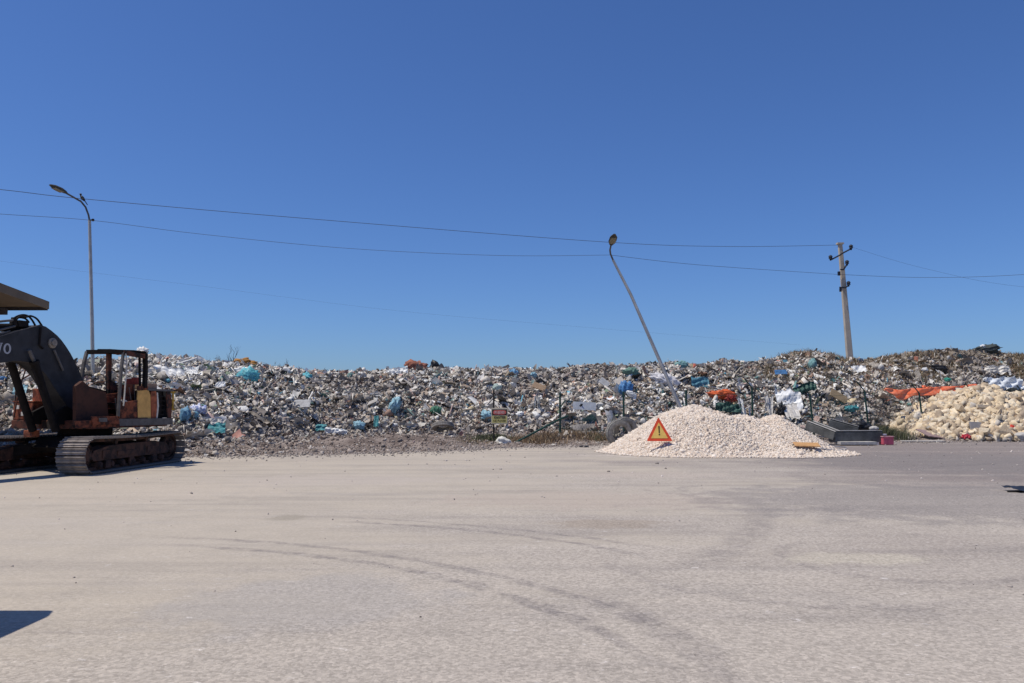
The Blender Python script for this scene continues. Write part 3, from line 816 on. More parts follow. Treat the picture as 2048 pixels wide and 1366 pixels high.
# ------------------------------------------------------------------ pile of yellowish rubble stones
rub = empty('rubble_pile', (13 + 10, 39, 0), 0, 'heap of sandy yellow broken stone blocks at the right edge', 'rubble pile')
rc = P(1962, 790, 40)
def Hr(x, y):
    a = cone(x, y, rc.x + .1, 40.4, 2.75, 5.6, 4.3)
    b = cone(x, y, rc.x + 3.2, 40.6, 2.45, 6.5, 4.3)
    c = cone(x, y, rc.x - 2.0, 39.6, 1.75, 3.0, 3.2)
    z = np.maximum.reduce([a, b, c])
    z = np.where(z > 1.9, 1.9 + (z - 1.9) * .6, z)
    return z + .16 * fnoise(x * .9, y * .9, 51)
X = np.arange(rc.x - 8, rc.x + 11, .2); Y = np.arange(34, 48, .2)
xx, yy = np.meshgrid(X, Y); zz = Hr(xx, yy) - .12
V = np.stack([xx, yy, zz], -1).reshape(-1, 3); i = np.arange(len(V)).reshape(len(Y), len(X))
Q = np.stack([i[:-1, :-1], i[:-1, 1:], i[1:, 1:], i[1:, :-1]], -1).reshape(-1, 4)
Q = Q[(V[:, 2][Q] > -.03).any(1)]; V[:, 2] = np.maximum(V[:, 2], -.02)
m_rb = mat('shaded_rubble_bed', (.12, .09, .065), .95, var=.3, scale=2.5, bump=.8, bscale=10)  # bed darkened to paint the shade in the gaps between stones
o = link('rubble_core', np_mesh('rubble_core', V - np.array((23, 39, 0)), Q), m_rb, rub)
m_rs = [mat('sandstone', c, .92, .22, 5, bump=.5, bscale=14) for c in ((.60, .48, .33), (.66, .56, .41), (.50, .39, .26), (.58, .53, .45))]
def stone_mesh(seed, j=.26):
    rng = np.random.default_rng(seed)
    bm = bmesh.new(); bmesh.ops.create_cube(bm, size=1)
    for v in bm.verts: v.co += Vector(rng.uniform(-j, j, 3))
    bmesh.ops.bevel(bm, geom=list(bm.edges), offset=.03, segments=1, affect='EDGES', clamp_overlap=True)
    bmesh.ops.triangulate(bm, faces=bm.faces)
    me = bpy.data.meshes.new('stone'); bm.to_mesh(me); bm.free(); return me
STM = []
for k in range(12):
    me = stone_mesh(200 + k); me.materials.append(m_rs[k % 4 if k < 8 else k % 2]); STM.append(me)
def rub_pts(n, rng):
    x = rng.uniform(rc.x - 7, rc.x + 6.5, n * 8); y = rng.uniform(34.5, 42.6, n * 8); z = Hr(x, y)
    ok = z > .0
    return x[ok][:n], y[ok][:n], z[ok][:n]
x, y, z = rub_pts(298, rg)
for k in range(298):
    o = link('stone', STM[k % 12], None, rub, (x[k] - 23, y[k] - 39, z[k] + .09))
    s = float(.17 + .32 * rg.random() ** 1.6); o.scale = (s * rg.uniform(1.0, 1.9), s * rg.uniform(.7, 1), s * rg.uniform(.35, .7))
    o.rotation_euler = (rg.uniform(-.7, .7), rg.uniform(-.7, .7), rg.uniform(0, 6.28))
n = 9000
x, y, z = rub_pts(n, rg); n = len(x)
sz = np.clip(.155 * np.exp(rg.normal(0, .4, n)), .05, .34)
sc = np.stack([sz * rg.uniform(1.0, 2.1, n), sz, sz * rg.uniform(.4, .8, n)], -1)
rcol = np.array([(.62, .50, .34), (.68, .58, .43), (.46, .36, .25), (.54, .49, .42), (.34, .27, .2)])[rg.choice(5, n, p=[.35, .25, .2, .1, .1])] * rg.uniform(.85, 1.1, (n, 1))
V, T, C = bake(gp, rg.integers(0, 8, n), np.stack([x - 23, y - 39, z + .05 + .06 * rg.random(n)], -1), rot_mats(n, rg), sc, rcol)
tag(link('small_stones', np_mesh('small_stones', V, T, C), m_stone, rub), kind='stuff')
# beam, slab and litter lying in the rubble
def loose(name, label, cat, px, py, Y, size, rot, m, bev=.01, group=None):
    p = P(px, py, Y) if not callable(Y) else march(px, py, Y) + Vector((0, -.12, .12))
    o = MB().box((0, 0, 0), size).build(name, m, bevel=bev, loc=p); o.rotation_euler = rot
    return tag(o, label, cat, group)
m_conc = mat('weathered_concrete', (.30, .29, .275), .9, .28, 3, bump=.35, bscale=18)
m_lconc = mat('pale_concrete', (.42, .40, .37), .9, .2, 4, bump=.3, bscale=20)
m_paver = mat('grey_slab', (.25, .235, .235), .9, .15, 4, bump=.2)
loose('concrete_slab', 'square grey paving slab leaning on the front of the sandy rubble', 'slab', 1950, 864, Hr, (.55, .1, .72), (-.35, .06, .05), m_paver)
loose('concrete_beam', 'long pale beam lying across the upper rubble at the right edge', 'beam', 2015, 819, Hr, (3.0, .18, .16), (0, .03, -.05), m_rs[1])
loose('cardboard_sheet', 'flat mauve brown panel at the left foot of the sandy rubble', 'panel', 1868, 874, Hr, (1.5, .9, .05), (.35, .12, .3), mat('mauve_board', (.27, .19, .18), .85, .2))
loose('cardboard_sheet', 'dark flat panel overlapping the mauve panel at the foot of the rubble', 'panel', 1830, 878, Hr, (1.3, .7, .04), (.25, -.12, -.2), mat('dark_board', (.12, .09, .085), .85, .2))
loose('cardboard_sheet', 'thin white strip along the ground before the sandy rubble', 'strip', 1845, 882, 35.6, (1.9, .25, .03), (.05, 0, .02), m_lconc)
tag(link('plastic_bag', crumple_mesh('bag', 61), cm('crimson', (.42, .03, .05), rough=.5), None, march(1929, 877, Hr) + Vector((0, -.1, .05))), 'crimson plastic bag at the foot of the rubble left of the square slab', 'bag').scale = (.34, .3, .2)
tag(link('plastic_bag', crumple_mesh('bag', 62), cm('red2', (.55, .05, .03), rough=.5), None, march(2017, 860, Hr) + Vector((0, -.25, .1))), 'small bright red scrap on the face of the rubble pile', 'scrap').scale = (.22, .15, .2)
tag(link('rock', crumple_mesh('rock', 64, 3, .15), m_lconc, None, march(2042, 878, Hr) + Vector((0, -.1, .1))), 'pale round boulder at the right edge before the rubble', 'rock').scale = (.7, .5, .4)

# ------------------------------------------------------------------ concrete barriers, crate and litter
m_dark = mat('shaded_weathered_concrete', (.10, .10, .095), .9, .35, 3, bump=.3, bscale=16)  # dark tone paints in the shade on the channel sides
def barrier(label, a, b, w=.42, h=.62, m=m_dark):
    """channel-shaped concrete trough from a to b, open side up"""
    a = Vector(a); b = Vector(b); L = (b - a).length
    prof = [(-w / 2, 0), (w / 2, 0), (w / 2, h * .86), (w / 2 - .09, h), (w / 2 - .10, h * .8), (-w / 2 + .10, h * .8), (-w / 2 + .09, h), (-w / 2, h * .86)]
    e = empty('concrete_channel', a, math.atan2(b.y - a.y, b.x - a.x), label, 'concrete channel', 'broken concrete channels beside the gravel pile')
    mb = MB(); n = len(prof)
    vs = [(0, y, z) for y, z in prof] + [(L, y, z) for y, z in prof]
    fs = [tuple(range(n)), tuple(range(2 * n - 1, n - 1, -1))] + [(i, i + n, (i + 1) % n + n, (i + 1) % n) for i in range(n)]
    mb.add(vs, fs); ob = mb.build('channel_body', m, e, bevel=.012)
    pitch = -math.asin((b.z - a.z) / L)
    ob.rotation_euler = (0, pitch, 0)
    mb = MB()
    for s in (-1, 1): mb.box((L / 2, s * (w / 2 - .045), h + .012), (L * .99, .085, .02))
    lip = mb.build('lit_dusty_lip', m_lconc, ob)  # pale dusty caps, also painting the sunlit tops
    MB().box((L / 2, 0, h * .82), (L * .98, w - .22, .05)).build('lit_dust_fill', m_lconc, ob)  # pale dust floor, lightened as a lit top surface
    return e
pz = lambda px, py, Y: P(px, py, Y)
barrier('front concrete channel lying level beside the pink crate', (P(1664, 884, 33.3).x, 33.3, .12), (P(1756, 800, 33.6).x, 33.6, .12), .5, .46)
barrier('left broken concrete channel tipped up against the gravel', P(1672, 880, 33.2) , P(1616, 858, 34.2), .5, .36)
barrier('middle concrete channel tipped up behind the level one', P(1712, 872, 34.2), P(1655, 856, 34.6), .5, .42)
loose('concrete_slab', 'low pale slab on the ground under the level concrete channel', 'slab', 1712, 886, 33.0, (1.5, .5, .12), (0, 0, .03), m_lconc)
o = tag(link('rubbish_bag', crumple_mesh('black_bag', 71), black, None, P(1722, 853, 35.0)), 'black rubbish bag behind the level concrete channel', 'bag'); o.scale = (.62, .5, .36)
o = tag(link('rock', crumple_mesh('rock', 72, 3, .15), m_lconc, None, P(1748, 857, 34.2)), 'pale rock resting on the right end of the level channel', 'rock'); o.scale = (.36, .3, .2)
wb = empty('broken_stand', G(1759, 890), .1, 'white broken metal stand beside the pink crate', 'stand')
MB().box((-.08, 0, .2), (.07, .05, .42)).build('leg', white, wb, bevel=.006)
MB().box((.1, .02, .43), (.45, .06, .06)).build('crossbar', white, wb, bevel=.006)
MB().box((.28, .04, .19), (.05, .05, .38)).build('leg', white, wb, bevel=.006)
m_pink = mat('faded_pink_plastic', (.62, .12, .17), .55, .2, 6)
cr = empty('plastic_crate', G(1773, 890) + Vector((0, 0, .02)), .12, 'faded pink plastic crate on the ground at the end of the concrete channels', 'crate')
MB().box((0, -.16, .17), (.44, .02, .32)).build('side_panel', m_pink, cr, bevel=.006)
MB().box((0, .16, .17), (.44, .02, .32)).build('side_panel', m_pink, cr, bevel=.006)
MB().box((-.22, 0, .17), (.02, .30, .32)).build('side_panel', m_pink, cr, bevel=.006)
MB().box((.22, 0, .17), (.02, .30, .32)).build('side_panel', m_pink, cr, bevel=.006)
MB().box((0, 0, .015), (.42, .3, .02)).build('bottom', m_pink, cr)
b = MB(); b.box((0, -.175, .335), (.5, .035, .03)); b.box((0, .175, .335), (.5, .035, .03)); b.box((-.235, 0, .335), (.035, .315, .03)); b.box((.235, 0, .335), (.035, .315, .03))
b.build('rim', cm('pale_pink', (.75, .42, .40), rough=.5), cr)
# orange-brown board and sticks at the front of the gravel
m_ob = mat('orange_brown_board', (.50, .28, .12), .85, .2, 5, aspect=(1, 5, 1))
loose('wooden_board', 'orange brown board lying on the front foot of the gravel pile', 'board', 1611, 896, Hg, (.85, .26, .03), (.45, .03, .06), m_ob)
for k, (a, b2, lb) in enumerate([((1586, 897), (1628, 905), 'dark thin lath under the orange brown board'), ((1640, 899), (1667, 903), 'white stick just right of the orange brown board'),
                                 ((1672, 903), (1692, 900), 'rightmost white stick before the gravel pile'), ((1655, 893), (1690, 897), 'white stick lying higher on the gravel near the board'),
                                 ((1584, 893), (1593, 884), 'thin dark stick rising at the left end of the orange brown board')]):
    p0 = march(*a, Hg) + Vector((0, -.04, .04)); p1 = march(*b2, Hg) + Vector((0, -.04, .05))
    if k == 4: p1 = P(*b2, p0.y)
    mm = m_twig2 if k in (0, 4) else offw
    tag(MB().bar(p0, p1, .05, .03).build('stick', mm), lb, 'stick')
o = tag(link('rock', crumple_mesh('rock', 90, 4, .2), mat('white_rock', (.62, .60, .54), .9, .25, 3, bump=.5, bscale=9), None, G(1006, 892) + Vector((0, 0, .12))), 'white jagged rock on the yard edge below the danger sign', 'rock'); o.scale = (.62, .45, .44); o.rotation_euler = (.1, .25, .3)
tag(MB().lathe([(.0, 0), (.17, 0), (.2, .03), (.17, .045), (.0, .045)], 20, 'z').build('pot_lid', black, loc=G(1168, 894.5) + Vector((0, 0, .01))), 'flat dark disc on the yard edge left of the big tyres', 'disc')

# ------------------------------------------------------------------ tyres
m_rub = mat('dusty_rubber', (.22, .21, .19), .85, .35, 5, bump=.2)
m_rub2 = mat('mud_grey_rubber', (.26, .24, .215), .9, .25, 5)
def tyre(label, loc, rad, wid, rot, m, group=None, tread=True):
    e = empty('tyre', loc, 0, label, 'tyre', group); e.rotation_euler = rot
    w = wid / 2
    prof = [(rad * .60, -w * .72), (rad * .66, -w * .9), (rad * .80, -w), (rad * .93, -w * .93), (rad * .985, -w * .75), (rad, -w * .4), (rad, w * .4), (rad * .985, w * .75), (rad * .93, w * .93),
            (rad * .80, w), (rad * .66, w * .9), (rad * .60, w * .72), (rad * .64, w * .7), (rad * .86, w * .8), (rad * .93, 0), (rad * .86, -w * .8), (rad * .64, -w * .7)]
    MB().lathe(prof, 40, 'y').build('casing', m, e, smooth=True)
    if tread:
        b = MB()
        for k in range(44):
            a = 2 * math.pi * k / 44
            for s in (-1, 1):
                b.box((math.cos(a) * rad * 1.0, s * w * .45, math.sin(a) * rad * 1.0), (.03, w * .75, .055), (0, -a, 0))
        b.build('tread', m, e)
        b = MB()
        for s in (-1, 1):
            b.lathe([(rad * .76, s * w * .995), (rad * .79, s * w * 1.03), (rad * .82, s * w * .995)], 40, 'y')
        b.build('sidewall_rib', m, e)
    return e
tyre('front one of two big lorry tyres standing left of the gravel pile', P(1238, 866, 32.4), .52, .30, (0.10, 0, .25), m_rub, 'big tyres standing by the gravel pile')
tyre('rear one of two big lorry tyres, partly hidden behind the other', P(1249, 860, 32.9), .52, .30, (0.12, 0, .35), m_rub, 'big tyres standing by the gravel pile')
tyre('small mud grey tyre lying flat on the dirt left of the danger sign', (P(886, 853, 34.6).x, 34.6, P(886, 853, 34.6).z), .46, .2, (R(68), 0, .1), m_rub2)
tp = P(1239, 880, 32.6)
rr = np.random.default_rng(3); n = 420
V, T, C = bake(gp, rr.integers(0, 8, n), np.stack([rr.normal(tp.x + .12, .11, n), rr.normal(tp.y + .05, .1, n), np.abs(rr.normal(.0, .09, n)) + .30], -1), rot_mats(n, rr), np.full((n, 3), .08) * rr.uniform(.5, 1.5, (n, 1)), np.array([(.3, .28, .25)]) * rr.uniform(.5, 1.5, (n, 1)))
tag(link('rubble_filling', np_mesh('filling', V, T, C), m_stone), kind='stuff')

# ------------------------------------------------------------------ fence
m_green = mat('dark_green_paint', (.018, .055, .042), .55, .3, 8)
fence = empty('fence', (0, 34, 0), 0, 'broken green fence of bent top posts and sagging wires in front of the heap', 'fence')
FO = Vector((0, 34, 0))
FP = [(1120, 785, 35.0, 0), (1247, 783, 35.2, 0), (1372, 780, 35.5, 0), (1504, 776, 35.8, -1), (1619, 788, 36.1, -1), (1729, 782, 37.0, -1), (1838, 786, 39.4, -1), (1943, 782, 42.2, -1), (2046, 786, 43.2, -1)]
tops = []
for k, (px, py, Y, bend) in enumerate(FP):
    t = P(px, py, Y); b0 = Vector((t.x + .12 * (1 if k > 3 else 0), Y, float(max(0, H(t.x, Y))) - .1))
    if k > 3: b0.x += .05
    pts = [b0 - FO, t - FO]
    MB().tube(pts, .045, 8).build('post', m_green, fence, smooth=True)
    tops.append(t)
    if bend:
        q = t + Vector((-.35, -.05, .42))
        MB().tube([t - FO, q - FO], .028, 8).build('angled_arm', m_green, fence, smooth=True)
MB().tube([P(1136, 832, 34.5) - FO, P(1120, 838, 34.0) - FO, P(1029, 886, 32.8) - FO], .045, 8).build('brace', m_green, fence, smooth=True)
MB().tube([P(1131, 800, 34.9) - FO, P(1122, 812, 34.9) - FO], .03, 8).build('brace', m_green, fence, smooth=True)
for hgt in (.35, 1.0, 1.6, 2.05):
    b = MB()
    for k in range(len(tops) - 1):
        a, c = tops[k], tops[k + 1]
        za = float(max(0, H(a.x, a.y))); zc = float(max(0, H(c.x, c.y)))
        A = Vector((a.x, a.y, min(za + hgt, a.z))); Cc = Vector((c.x, c.y, min(zc + hgt, c.z)))
        pts = []
        for i in range(7):
            u = i / 6; p = A.lerp(Cc, u); p.z -= .12 * math.sin(math.pi * u); pts.append(p - FO)
        b.tube(pts, .006, 4)
    b.build('fence_wire', m_green, fence)
# loose chain-link netting, torn off in places
b = MB(); rr = random.Random(4)
for k in (0, 1, 2, 3, 4, 5, 6):
    a, c = tops[k], tops[k + 1]; L = (c - a).length; n = int(L / .12)
    za = float(max(0, H(a.x, a.y))); zc = float(max(0, H(c.x, c.y)))
    hh = 1.7 if k in (1, 2, 4, 5) else .9
    for i in range(n):
        for s in (-1, 1):
            u0 = i / n; u1 = u0 + s * hh * .5 / L
            if not 0 <= u1 <= 1: continue
            p0 = a.lerp(c, u0); p0.z = za + (zc - za) * u0 + .05; p1 = a.lerp(c, u1); p1.z = za + (zc - za) * u1 + hh
            p0.y += .05 * math.sin(u0 * 9); p1.y += .12 * math.sin(u1 * 11)
            b.tube([p0 - FO, p1 - FO], .0035, 3, cap=False)
tag(b.build('netting', m_green, fence), kind='stuff')
# orange tarpaulin draped along the fence arms
def strip(name, label, cat, pts, widths, m, seed):
    rng = np.random.default_rng(seed); n = 60; k = 12
    pts = np.array(pts, float); tt = np.linspace(0, 1, len(pts)); u = np.linspace(0, 1, n)
    C3 = np.stack([np.interp(u, tt, pts[:, i]) for i in range(3)], -1); Wd = np.interp(u, np.linspace(0, 1, len(widths)), widths)
    v = np.linspace(0, 1, k)
    Vv = np.zeros((n, k, 3))
    for j in range(k):
        rip = .02 * np.sin(u * 37 + v[j] * 5 + 2 * np.sin(u * 9)) + .02 * np.sin(u * 83 + v[j] * 11)
        Vv[:, j] = C3 + np.stack([.06 * np.sin(u * 25 + v[j] * 6), -.2 * v[j] + rip, -Wd * v[j] * (1 + .06 * np.sin(u * 31)) + .02 * np.sin(u * 20)], -1)
    V1 = Vv.reshape(-1, 3); V2 = V1 + np.array((0, .02, -.004)); N0 = len(V1); i = np.arange(N0).reshape(n, k)
    q = np.stack([i[:-1, :-1], i[1:, :-1], i[1:, 1:], i[:-1, 1:]], -1).reshape(-1, 4)
    ring = list(i[0, :]) + list(i[1:, -1]) + list(i[-1, ::-1][1:]) + list(i[::-1, 0][1:-1])
    w = np.array([(a, ring[(z + 1) % len(ring)], ring[(z + 1) % len(ring)] + N0, a + N0) for z, a in enumerate(ring)])
    return tag(link(name, np_mesh(name, np.concatenate([V1, V2]), np.concatenate([q, q[:, ::-1] + N0, w]), smooth=False), m), label, cat)
strip('tarpaulin', 'long bright orange tarpaulin stretched along the fence tops above the rubble pile', 'tarpaulin',
      [P(1768, 776, 39.6), P(1800, 779, 40.2), P(1840, 776, 41.0), P(1900, 773, 42.6), P(1952, 768, 43.8)], [.12, .42, .50, .34, .42, .28, .36, .25], orange, 3)
o = item('tarpaulin', 'lower torn flap of orange tarpaulin just under the long orange strip', 'tarpaulin', 'sheet', 1852, 786, 26, 12, orange)

# white board lying on the heap (plain, with a small dark mark)
wbp = P(1169, 812, 34.9)
wbd = empty('notice_board', wbp, 0, 'white rectangular board with a small black mark hanging on the fence', 'board'); wbd.rotation_euler = (0, .05, 0)
MB().box((0, 0, 0), (1.0, .03, .34)).build('panel', cm('board_white', (.70, .72, .70), rough=.6, var=.12), wbd, bevel=.005)
b = MB(); b.add([(-.24, -.0185, -.01), (-.17, -.0185, .08), (-.08, -.0185, .10), (-.10, -.0185, .0), (-.16, -.0185, -.04)], [(0, 1, 2, 3, 4)])
b.build('printed_mark', black, wbd)
b = MB(); b.add([(-.12, -.0185, -.02), (-.08, -.0185, -.02), (-.02, -.0185, -.10), (-.05, -.0185, -.12)], [(0, 1, 2, 3)])
b.build('printed_mark', cm('blue_ink', (.06, .1, .3), rough=.6), wbd)

# ------------------------------------------------------------------ lettering
def text_obj(body, size, m, parent, loc, rot, name='lettering', extrude=.002, bold=.0, sx=1.0):
    cu = bpy.data.curves.new(name, 'FONT'); cu.body = body; cu.size = size; cu.extrude = extrude; cu.offset = bold
    cu.align_x = 'CENTER'; cu.align_y = 'CENTER'
    t = bpy.data.objects.new('tmp', cu); COL.objects.link(t)
    bpy.context.view_layer.update()
    dg = bpy.context.evaluated_depsgraph_get()
    me = bpy.data.meshes.new_from_object(t.evaluated_get(dg))
    bpy.data.objects.remove(t)
    me.materials.clear()
    o = link(name, me, m, parent, loc); o.rotation_euler = rot; o.scale = (sx, 1, 1)
    return o

# ------------------------------------------------------------------ danger sign
sp = P(999, 832, 33.0)
sg = empty('danger_sign', (sp.x - .24, 33.0, 0), 0, 'small red and yellow danger sign on a dark post at the yard edge', 'sign')
zc = sp.z
m_signy = mat('sign_yellow', (.62, .54, .20), .6, .12, 6)
m_signw = mat('sign_rim', (.66, .58, .42), .6, .1, 6)
m_signr = mat('sign_red', (.62, .14, .11), .6, .25, 8)
m_blk = mat('sign_black', (.03, .025, .02), .6, .2, 6)
MB().box((0, .03, 1.15), (.07, .05, 2.3)).build('post', m_blk, sg, bevel=.006)
MB().box((.24, -.02, zc), (.68, .02, .66)).build('panel', m_signw, sg, bevel=.004)
MB().box((.24, -.0325, zc + .15), (.62, .005, .25)).build('header_field', m_blk, sg)
ov = MB()
pts = [(.24 + .27 * (abs(math.cos(a)) ** .45) * (1 if math.cos(a) > 0 else -1), zc + .15 + .095 * (abs(math.sin(a)) ** .7) * (1 if math.sin(a) > 0 else -1)) for a in [2 * math.pi * k / 36 for k in range(36)]]
ov.prism(pts, -.040, -.0355); ov.build('header_oval', m_signr, sg)
MB().box((.24, -.0325, zc - .14), (.62, .005, .29)).build('text_field', m_signy, sg)
text_obj('KUJDES', .13, cm('sign_white', (.72, .55, .5), rough=.6), sg, (.24, -.043, zc + .15), (math.pi / 2, 0, 0), sx=.95, bold=.003)
text_obj('KANTIER', .145, m_blk, sg, (.26, -.037, zc - .065), (math.pi / 2, 0, 0), sx=.82, bold=.005)
text_obj('NE PUNIM', .115, cm('olive_ink', (.14, .12, .03), rough=.6), sg, (.24, -.037, zc - .20), (math.pi / 2, 0, 0), sx=.98, bold=.003)

# ------------------------------------------------------------------ warning triangle
tc_ = P(1318, 858, 26.35)
tri = empty('warning_triangle', (tc_.x, 26.35, tc_.z), 0, 'red and yellow warning triangle with black exclamation mark on the gravel slope', 'warning sign')
tri.rotation_euler = (-.22, 0, 0)
def rtri(w, h, r, y0, y1, dz=0):
    base = [(-w / 2, -h / 2), (w / 2, -h / 2), (0, h / 2)]; out = []
    for i in range(3):
        p = Vector(base[i]); a = (Vector(base[i - 1]) - p).normalized(); c = (Vector(base[(i + 1) % 3]) - p).normalized()
        p0 = p + a * r; p1 = p + c * r
        for t in (0, .33, .67, 1):
            out.append(tuple((p0 * (1 - t) ** 2 + p * 2 * t * (1 - t) + p1 * t * t) + Vector((0, dz))))
    return MB().prism(out, y0, y1)
m_tred = mat('sign_vermilion', (.72, .085, .03), .45, .15, 5)
m_tyel = mat('sign_amber', (.80, .52, .13), .45, .12, 5)
Wt, Ht = .85, .80
rtri(Wt, Ht, .05, .0, .02).build('backing_plate', m_tred, tri)
rtri(Wt * .66, Ht * .66, .02, -.006, .001, -.045).build('yellow_field', m_tyel, tri)
MB().prism([(-.022, .10), (.022, .10), (.018, -.135), (-.018, -.135)], -.011, -.005).build('exclamation_bar', m_blk, tri)
MB().prism([(-.022, -.165), (.022, -.165), (.022, -.205), (-.022, -.205)], -.011, -.005).build('exclamation_dot', m_blk, tri)
MB().bar((0, .03, .1), (0, .3, -.3), .03, .03).build('prop', m_blk, tri)

# ------------------------------------------------------------------ street lamps
m_galv = mat('galvanised_steel', (.44, .44, .42), .6, .15, 3, metal=.15)
m_lamp = mat('lamp_housing', (.05, .048, .04), .6, .3, 6)
m_lens = mat('lamp_glass', (.20, .18, .12), .3, .25, 20)
def lamp(label, pole_px, Y, arm_px, head_a, head_b, wid, rb=.085, rt=.06, Yh=None):
    base = Vector((P(*pole_px[0], Y).x, Y, 0)) if pole_px[0][1] is None else P(*pole_px[0], Y)
    e = empty('street_lamp', base, 0, label, 'street lamp', 'street lamps along the heap')
    pts = [P(x, y, Y) - base for x, y in pole_px]
    MB().tube(pts, [rb + (rt - rb) * i / (len(pts) - 1) for i in range(len(pts))], 12).build('pole', m_galv, e, smooth=True)
    a = [P(x, y, yy) - base for x, y, yy in arm_px]
    MB().tube(a, .038, 10).build('arm', mat('dark_steel', (.10, .10, .10), .6, .2), e, smooth=True)
    A = P(*head_a) - base; B = P(*head_b) - base
    d = (B - A).normalized(); L = (B - A).length
    side = d.cross(Vector((0, 0, 1))).normalized(); up = side.cross(d).normalized()
    if up.z < 0: up = -up
    secs = [(0, .04, .05), (.12, .10, .09), (.4, wid, .12), (.75, wid * .95, .10), (1.0, wid * .35, .04)]
    vs = []; fs = []; n = 10
    for s, w, h in secs:
        for k in range(n):
            an = 2 * math.pi * k / n; hh = h if math.sin(an) > 0 else h * .45
            vs.append(A + d * L * s + side * math.cos(an) * w + up * math.sin(an) * hh)
    for i in range(len(secs) - 1):
        for k in range(n): fs.append((i * n + k, i * n + (k + 1) % n, (i + 1) * n + (k + 1) % n, (i + 1) * n + k))
    fs += [tuple(range(n)), tuple((len(secs) - 1) * n + k for k in range(n))]
    head = MB().add(vs, fs).build('lamp_head', m_lamp, e, smooth=True)
    vs = []
    for s, w in ((.28, wid * .7), (.5, wid * .8), (.8, wid * .62)):
        for q in (-1, 1): vs.append(A + d * L * s + side * q * w - up * .062)
    v2 = [v + up * .03 for v in vs]
    MB().add(vs + v2, [(0, 1, 3, 2), (2, 3, 5, 4), (6, 8, 9, 7), (8, 10, 11, 9), (0, 6, 7, 1), (4, 5, 11, 10), (0, 2, 8, 6), (2, 4, 10, 8), (1, 7, 9, 3), (3, 9, 11, 5)]).build('lamp_glass', m_lens, head)
    return e, base
eL, bL = lamp('upright street lamp behind the excavator with a bird on its arm', [(188.5, 886), (186, 760), (184, 640), (181, 520), (179, 440)], 34.0,
     [(179, 441, 34), (177, 430, 34), (171, 414, 33.9), (162, 403, 33.8), (148, 395, 33.6), (132, 386, 33.4)], (134, 387, 33.4), (100, 370, 32.6), .17)
MB().tube([P(180, 440, 34) - bL, P(185.5, 440, 34) - bL], .03, 8).build('bracket', m_lamp, eL)
b = MB(); b.lathe([(0, -.06), (.05, -.05), (.06, 0), (.05, .05), (0, .06)], 10, 'z', P(186, 440, 34) - bL); b.build('insulator', m_blk, eL, smooth=True)
lamp('street lamp leaning far to the left over the gravel pile', [(1392, 886), (1356, 805), (1310, 700), (1262, 590), (1226, 520)], 34.5,
     [(1226, 520, 34.5), (1221, 508, 34.4), (1220, 500, 34.2), (1222, 490, 33.9)], (1222, 491, 33.9), (1229, 469, 32.9), .17, rb=.095, rt=.055)

# bird on the arm
def bird(label, loc, s, heading):
    e = empty('bird', loc, heading, label, 'bird')
    v, f = ico(3)
    v = v.copy(); x = v[:, 0].copy()
    w = np.where(x > 0, 1 - .35 * x ** 2, 1 + .0 * x)
    V = np.stack([x * .17, v[:, 1] * .065 * w, v[:, 2] * .075 * w], -1)
    V[:, 2] += .05 * np.clip(V[:, 0] * 6, -1, 1) + .0
    hd = v * .048 + np.array((.17, 0, .10))
    tail = np.array([(-.12, -.03, -.02), (-.12, .03, -.02), (-.36, .035, -.13), (-.36, -.035, -.13), (-.12, -.03, -.05), (-.12, .03, -.05), (-.36, .035, -.15), (-.36, -.035, -.15)])
    tf = [(0, 1, 2, 3), (7, 6, 5, 4), (0, 4, 5, 1), (1, 5, 6, 2), (2, 6, 7, 3), (3, 7, 4, 0)]
    mb = MB(); mb.add([tuple(q) for q in V], [tuple(int(i) for i in q) for q in f]); mb.add([tuple(q) for q in hd], [tuple(int(i) for i in q) for q in f]); mb.add([tuple(q) for q in tail], tf)
    mb.build('body', black, e, smooth=True)
    MB().tube([(.21, 0, .10), (.27, 0, .09)], [.015, .002], 6).build('beak', m_lamp, e)
    for s2 in (-1, 1): MB().tube([(.02, s2 * .025, -.06), (.02, s2 * .025, -.14)], .006, 5).build('leg', m_lamp, e)
    e.scale = (s, s, s)
    return e
bb = bird('black bird perched on the curved arm of the upright street lamp', P(165, 399, 33.8) + Vector((0, 0, .06)), .95, math.pi)
bb.rotation_euler = (0, -.55, math.pi)

# ------------------------------------------------------------------ utility pole
UY = 52.0
ub = P(1701, 735, UY); ut = P(1680, 488, UY)
ub2 = ub + (ub - ut).normalized() * 1.0
up_ = empty('utility_pole', ub2, 0, 'leaning concrete electricity pole with dark cross arms behind the right of the heap', 'utility pole')
m_pole = mat('pole_concrete', (.46, .40, .32), .9, .15, 1.2, bump=.2)
A = Vector((0, 0, 0)); B = ut - ub2
d = B.normalized(); sx_ = Vector((1, 0, 0)); sy_ = d.cross(sx_).normalized(); sx_ = sy_.cross(d).normalized()
vs = []
for p, w in ((A, .20), (B, .125)):
    for a, c in ((-1, -1), (1, -1), (1, 1), (-1, 1)): vs.append(p + sx_ * a * w + sy_ * c * w * .8)
MB().add(vs, [(0, 1, 2, 3), (7, 6, 5, 4), (0, 4, 5, 1), (1, 5, 6, 2), (2, 6, 7, 3), (3, 7, 4, 0)]).build('pole', m_pole, up_, bevel=.03)
m_iron = mat('dark_iron', (.02, .025, .04), .7, .2)
def uarm(pts, ends):
    q = [P(x, y, UY - .3) - ub2 for x, y in pts]
    o = MB().tube(q, .055, 6).build('cross_arm', m_iron, up_)
    for x, y in ends:
        c = P(x, y, UY - .3) - ub2
        MB().lathe([(0, -.22), (.05, -.2), (.07, -.1), (.13, -.08), (.10, .0), (.14, .04), (.10, .12), (.04, .16), (0, .16)], 10, 'z', c).build('insulator', m_iron, o, smooth=True)
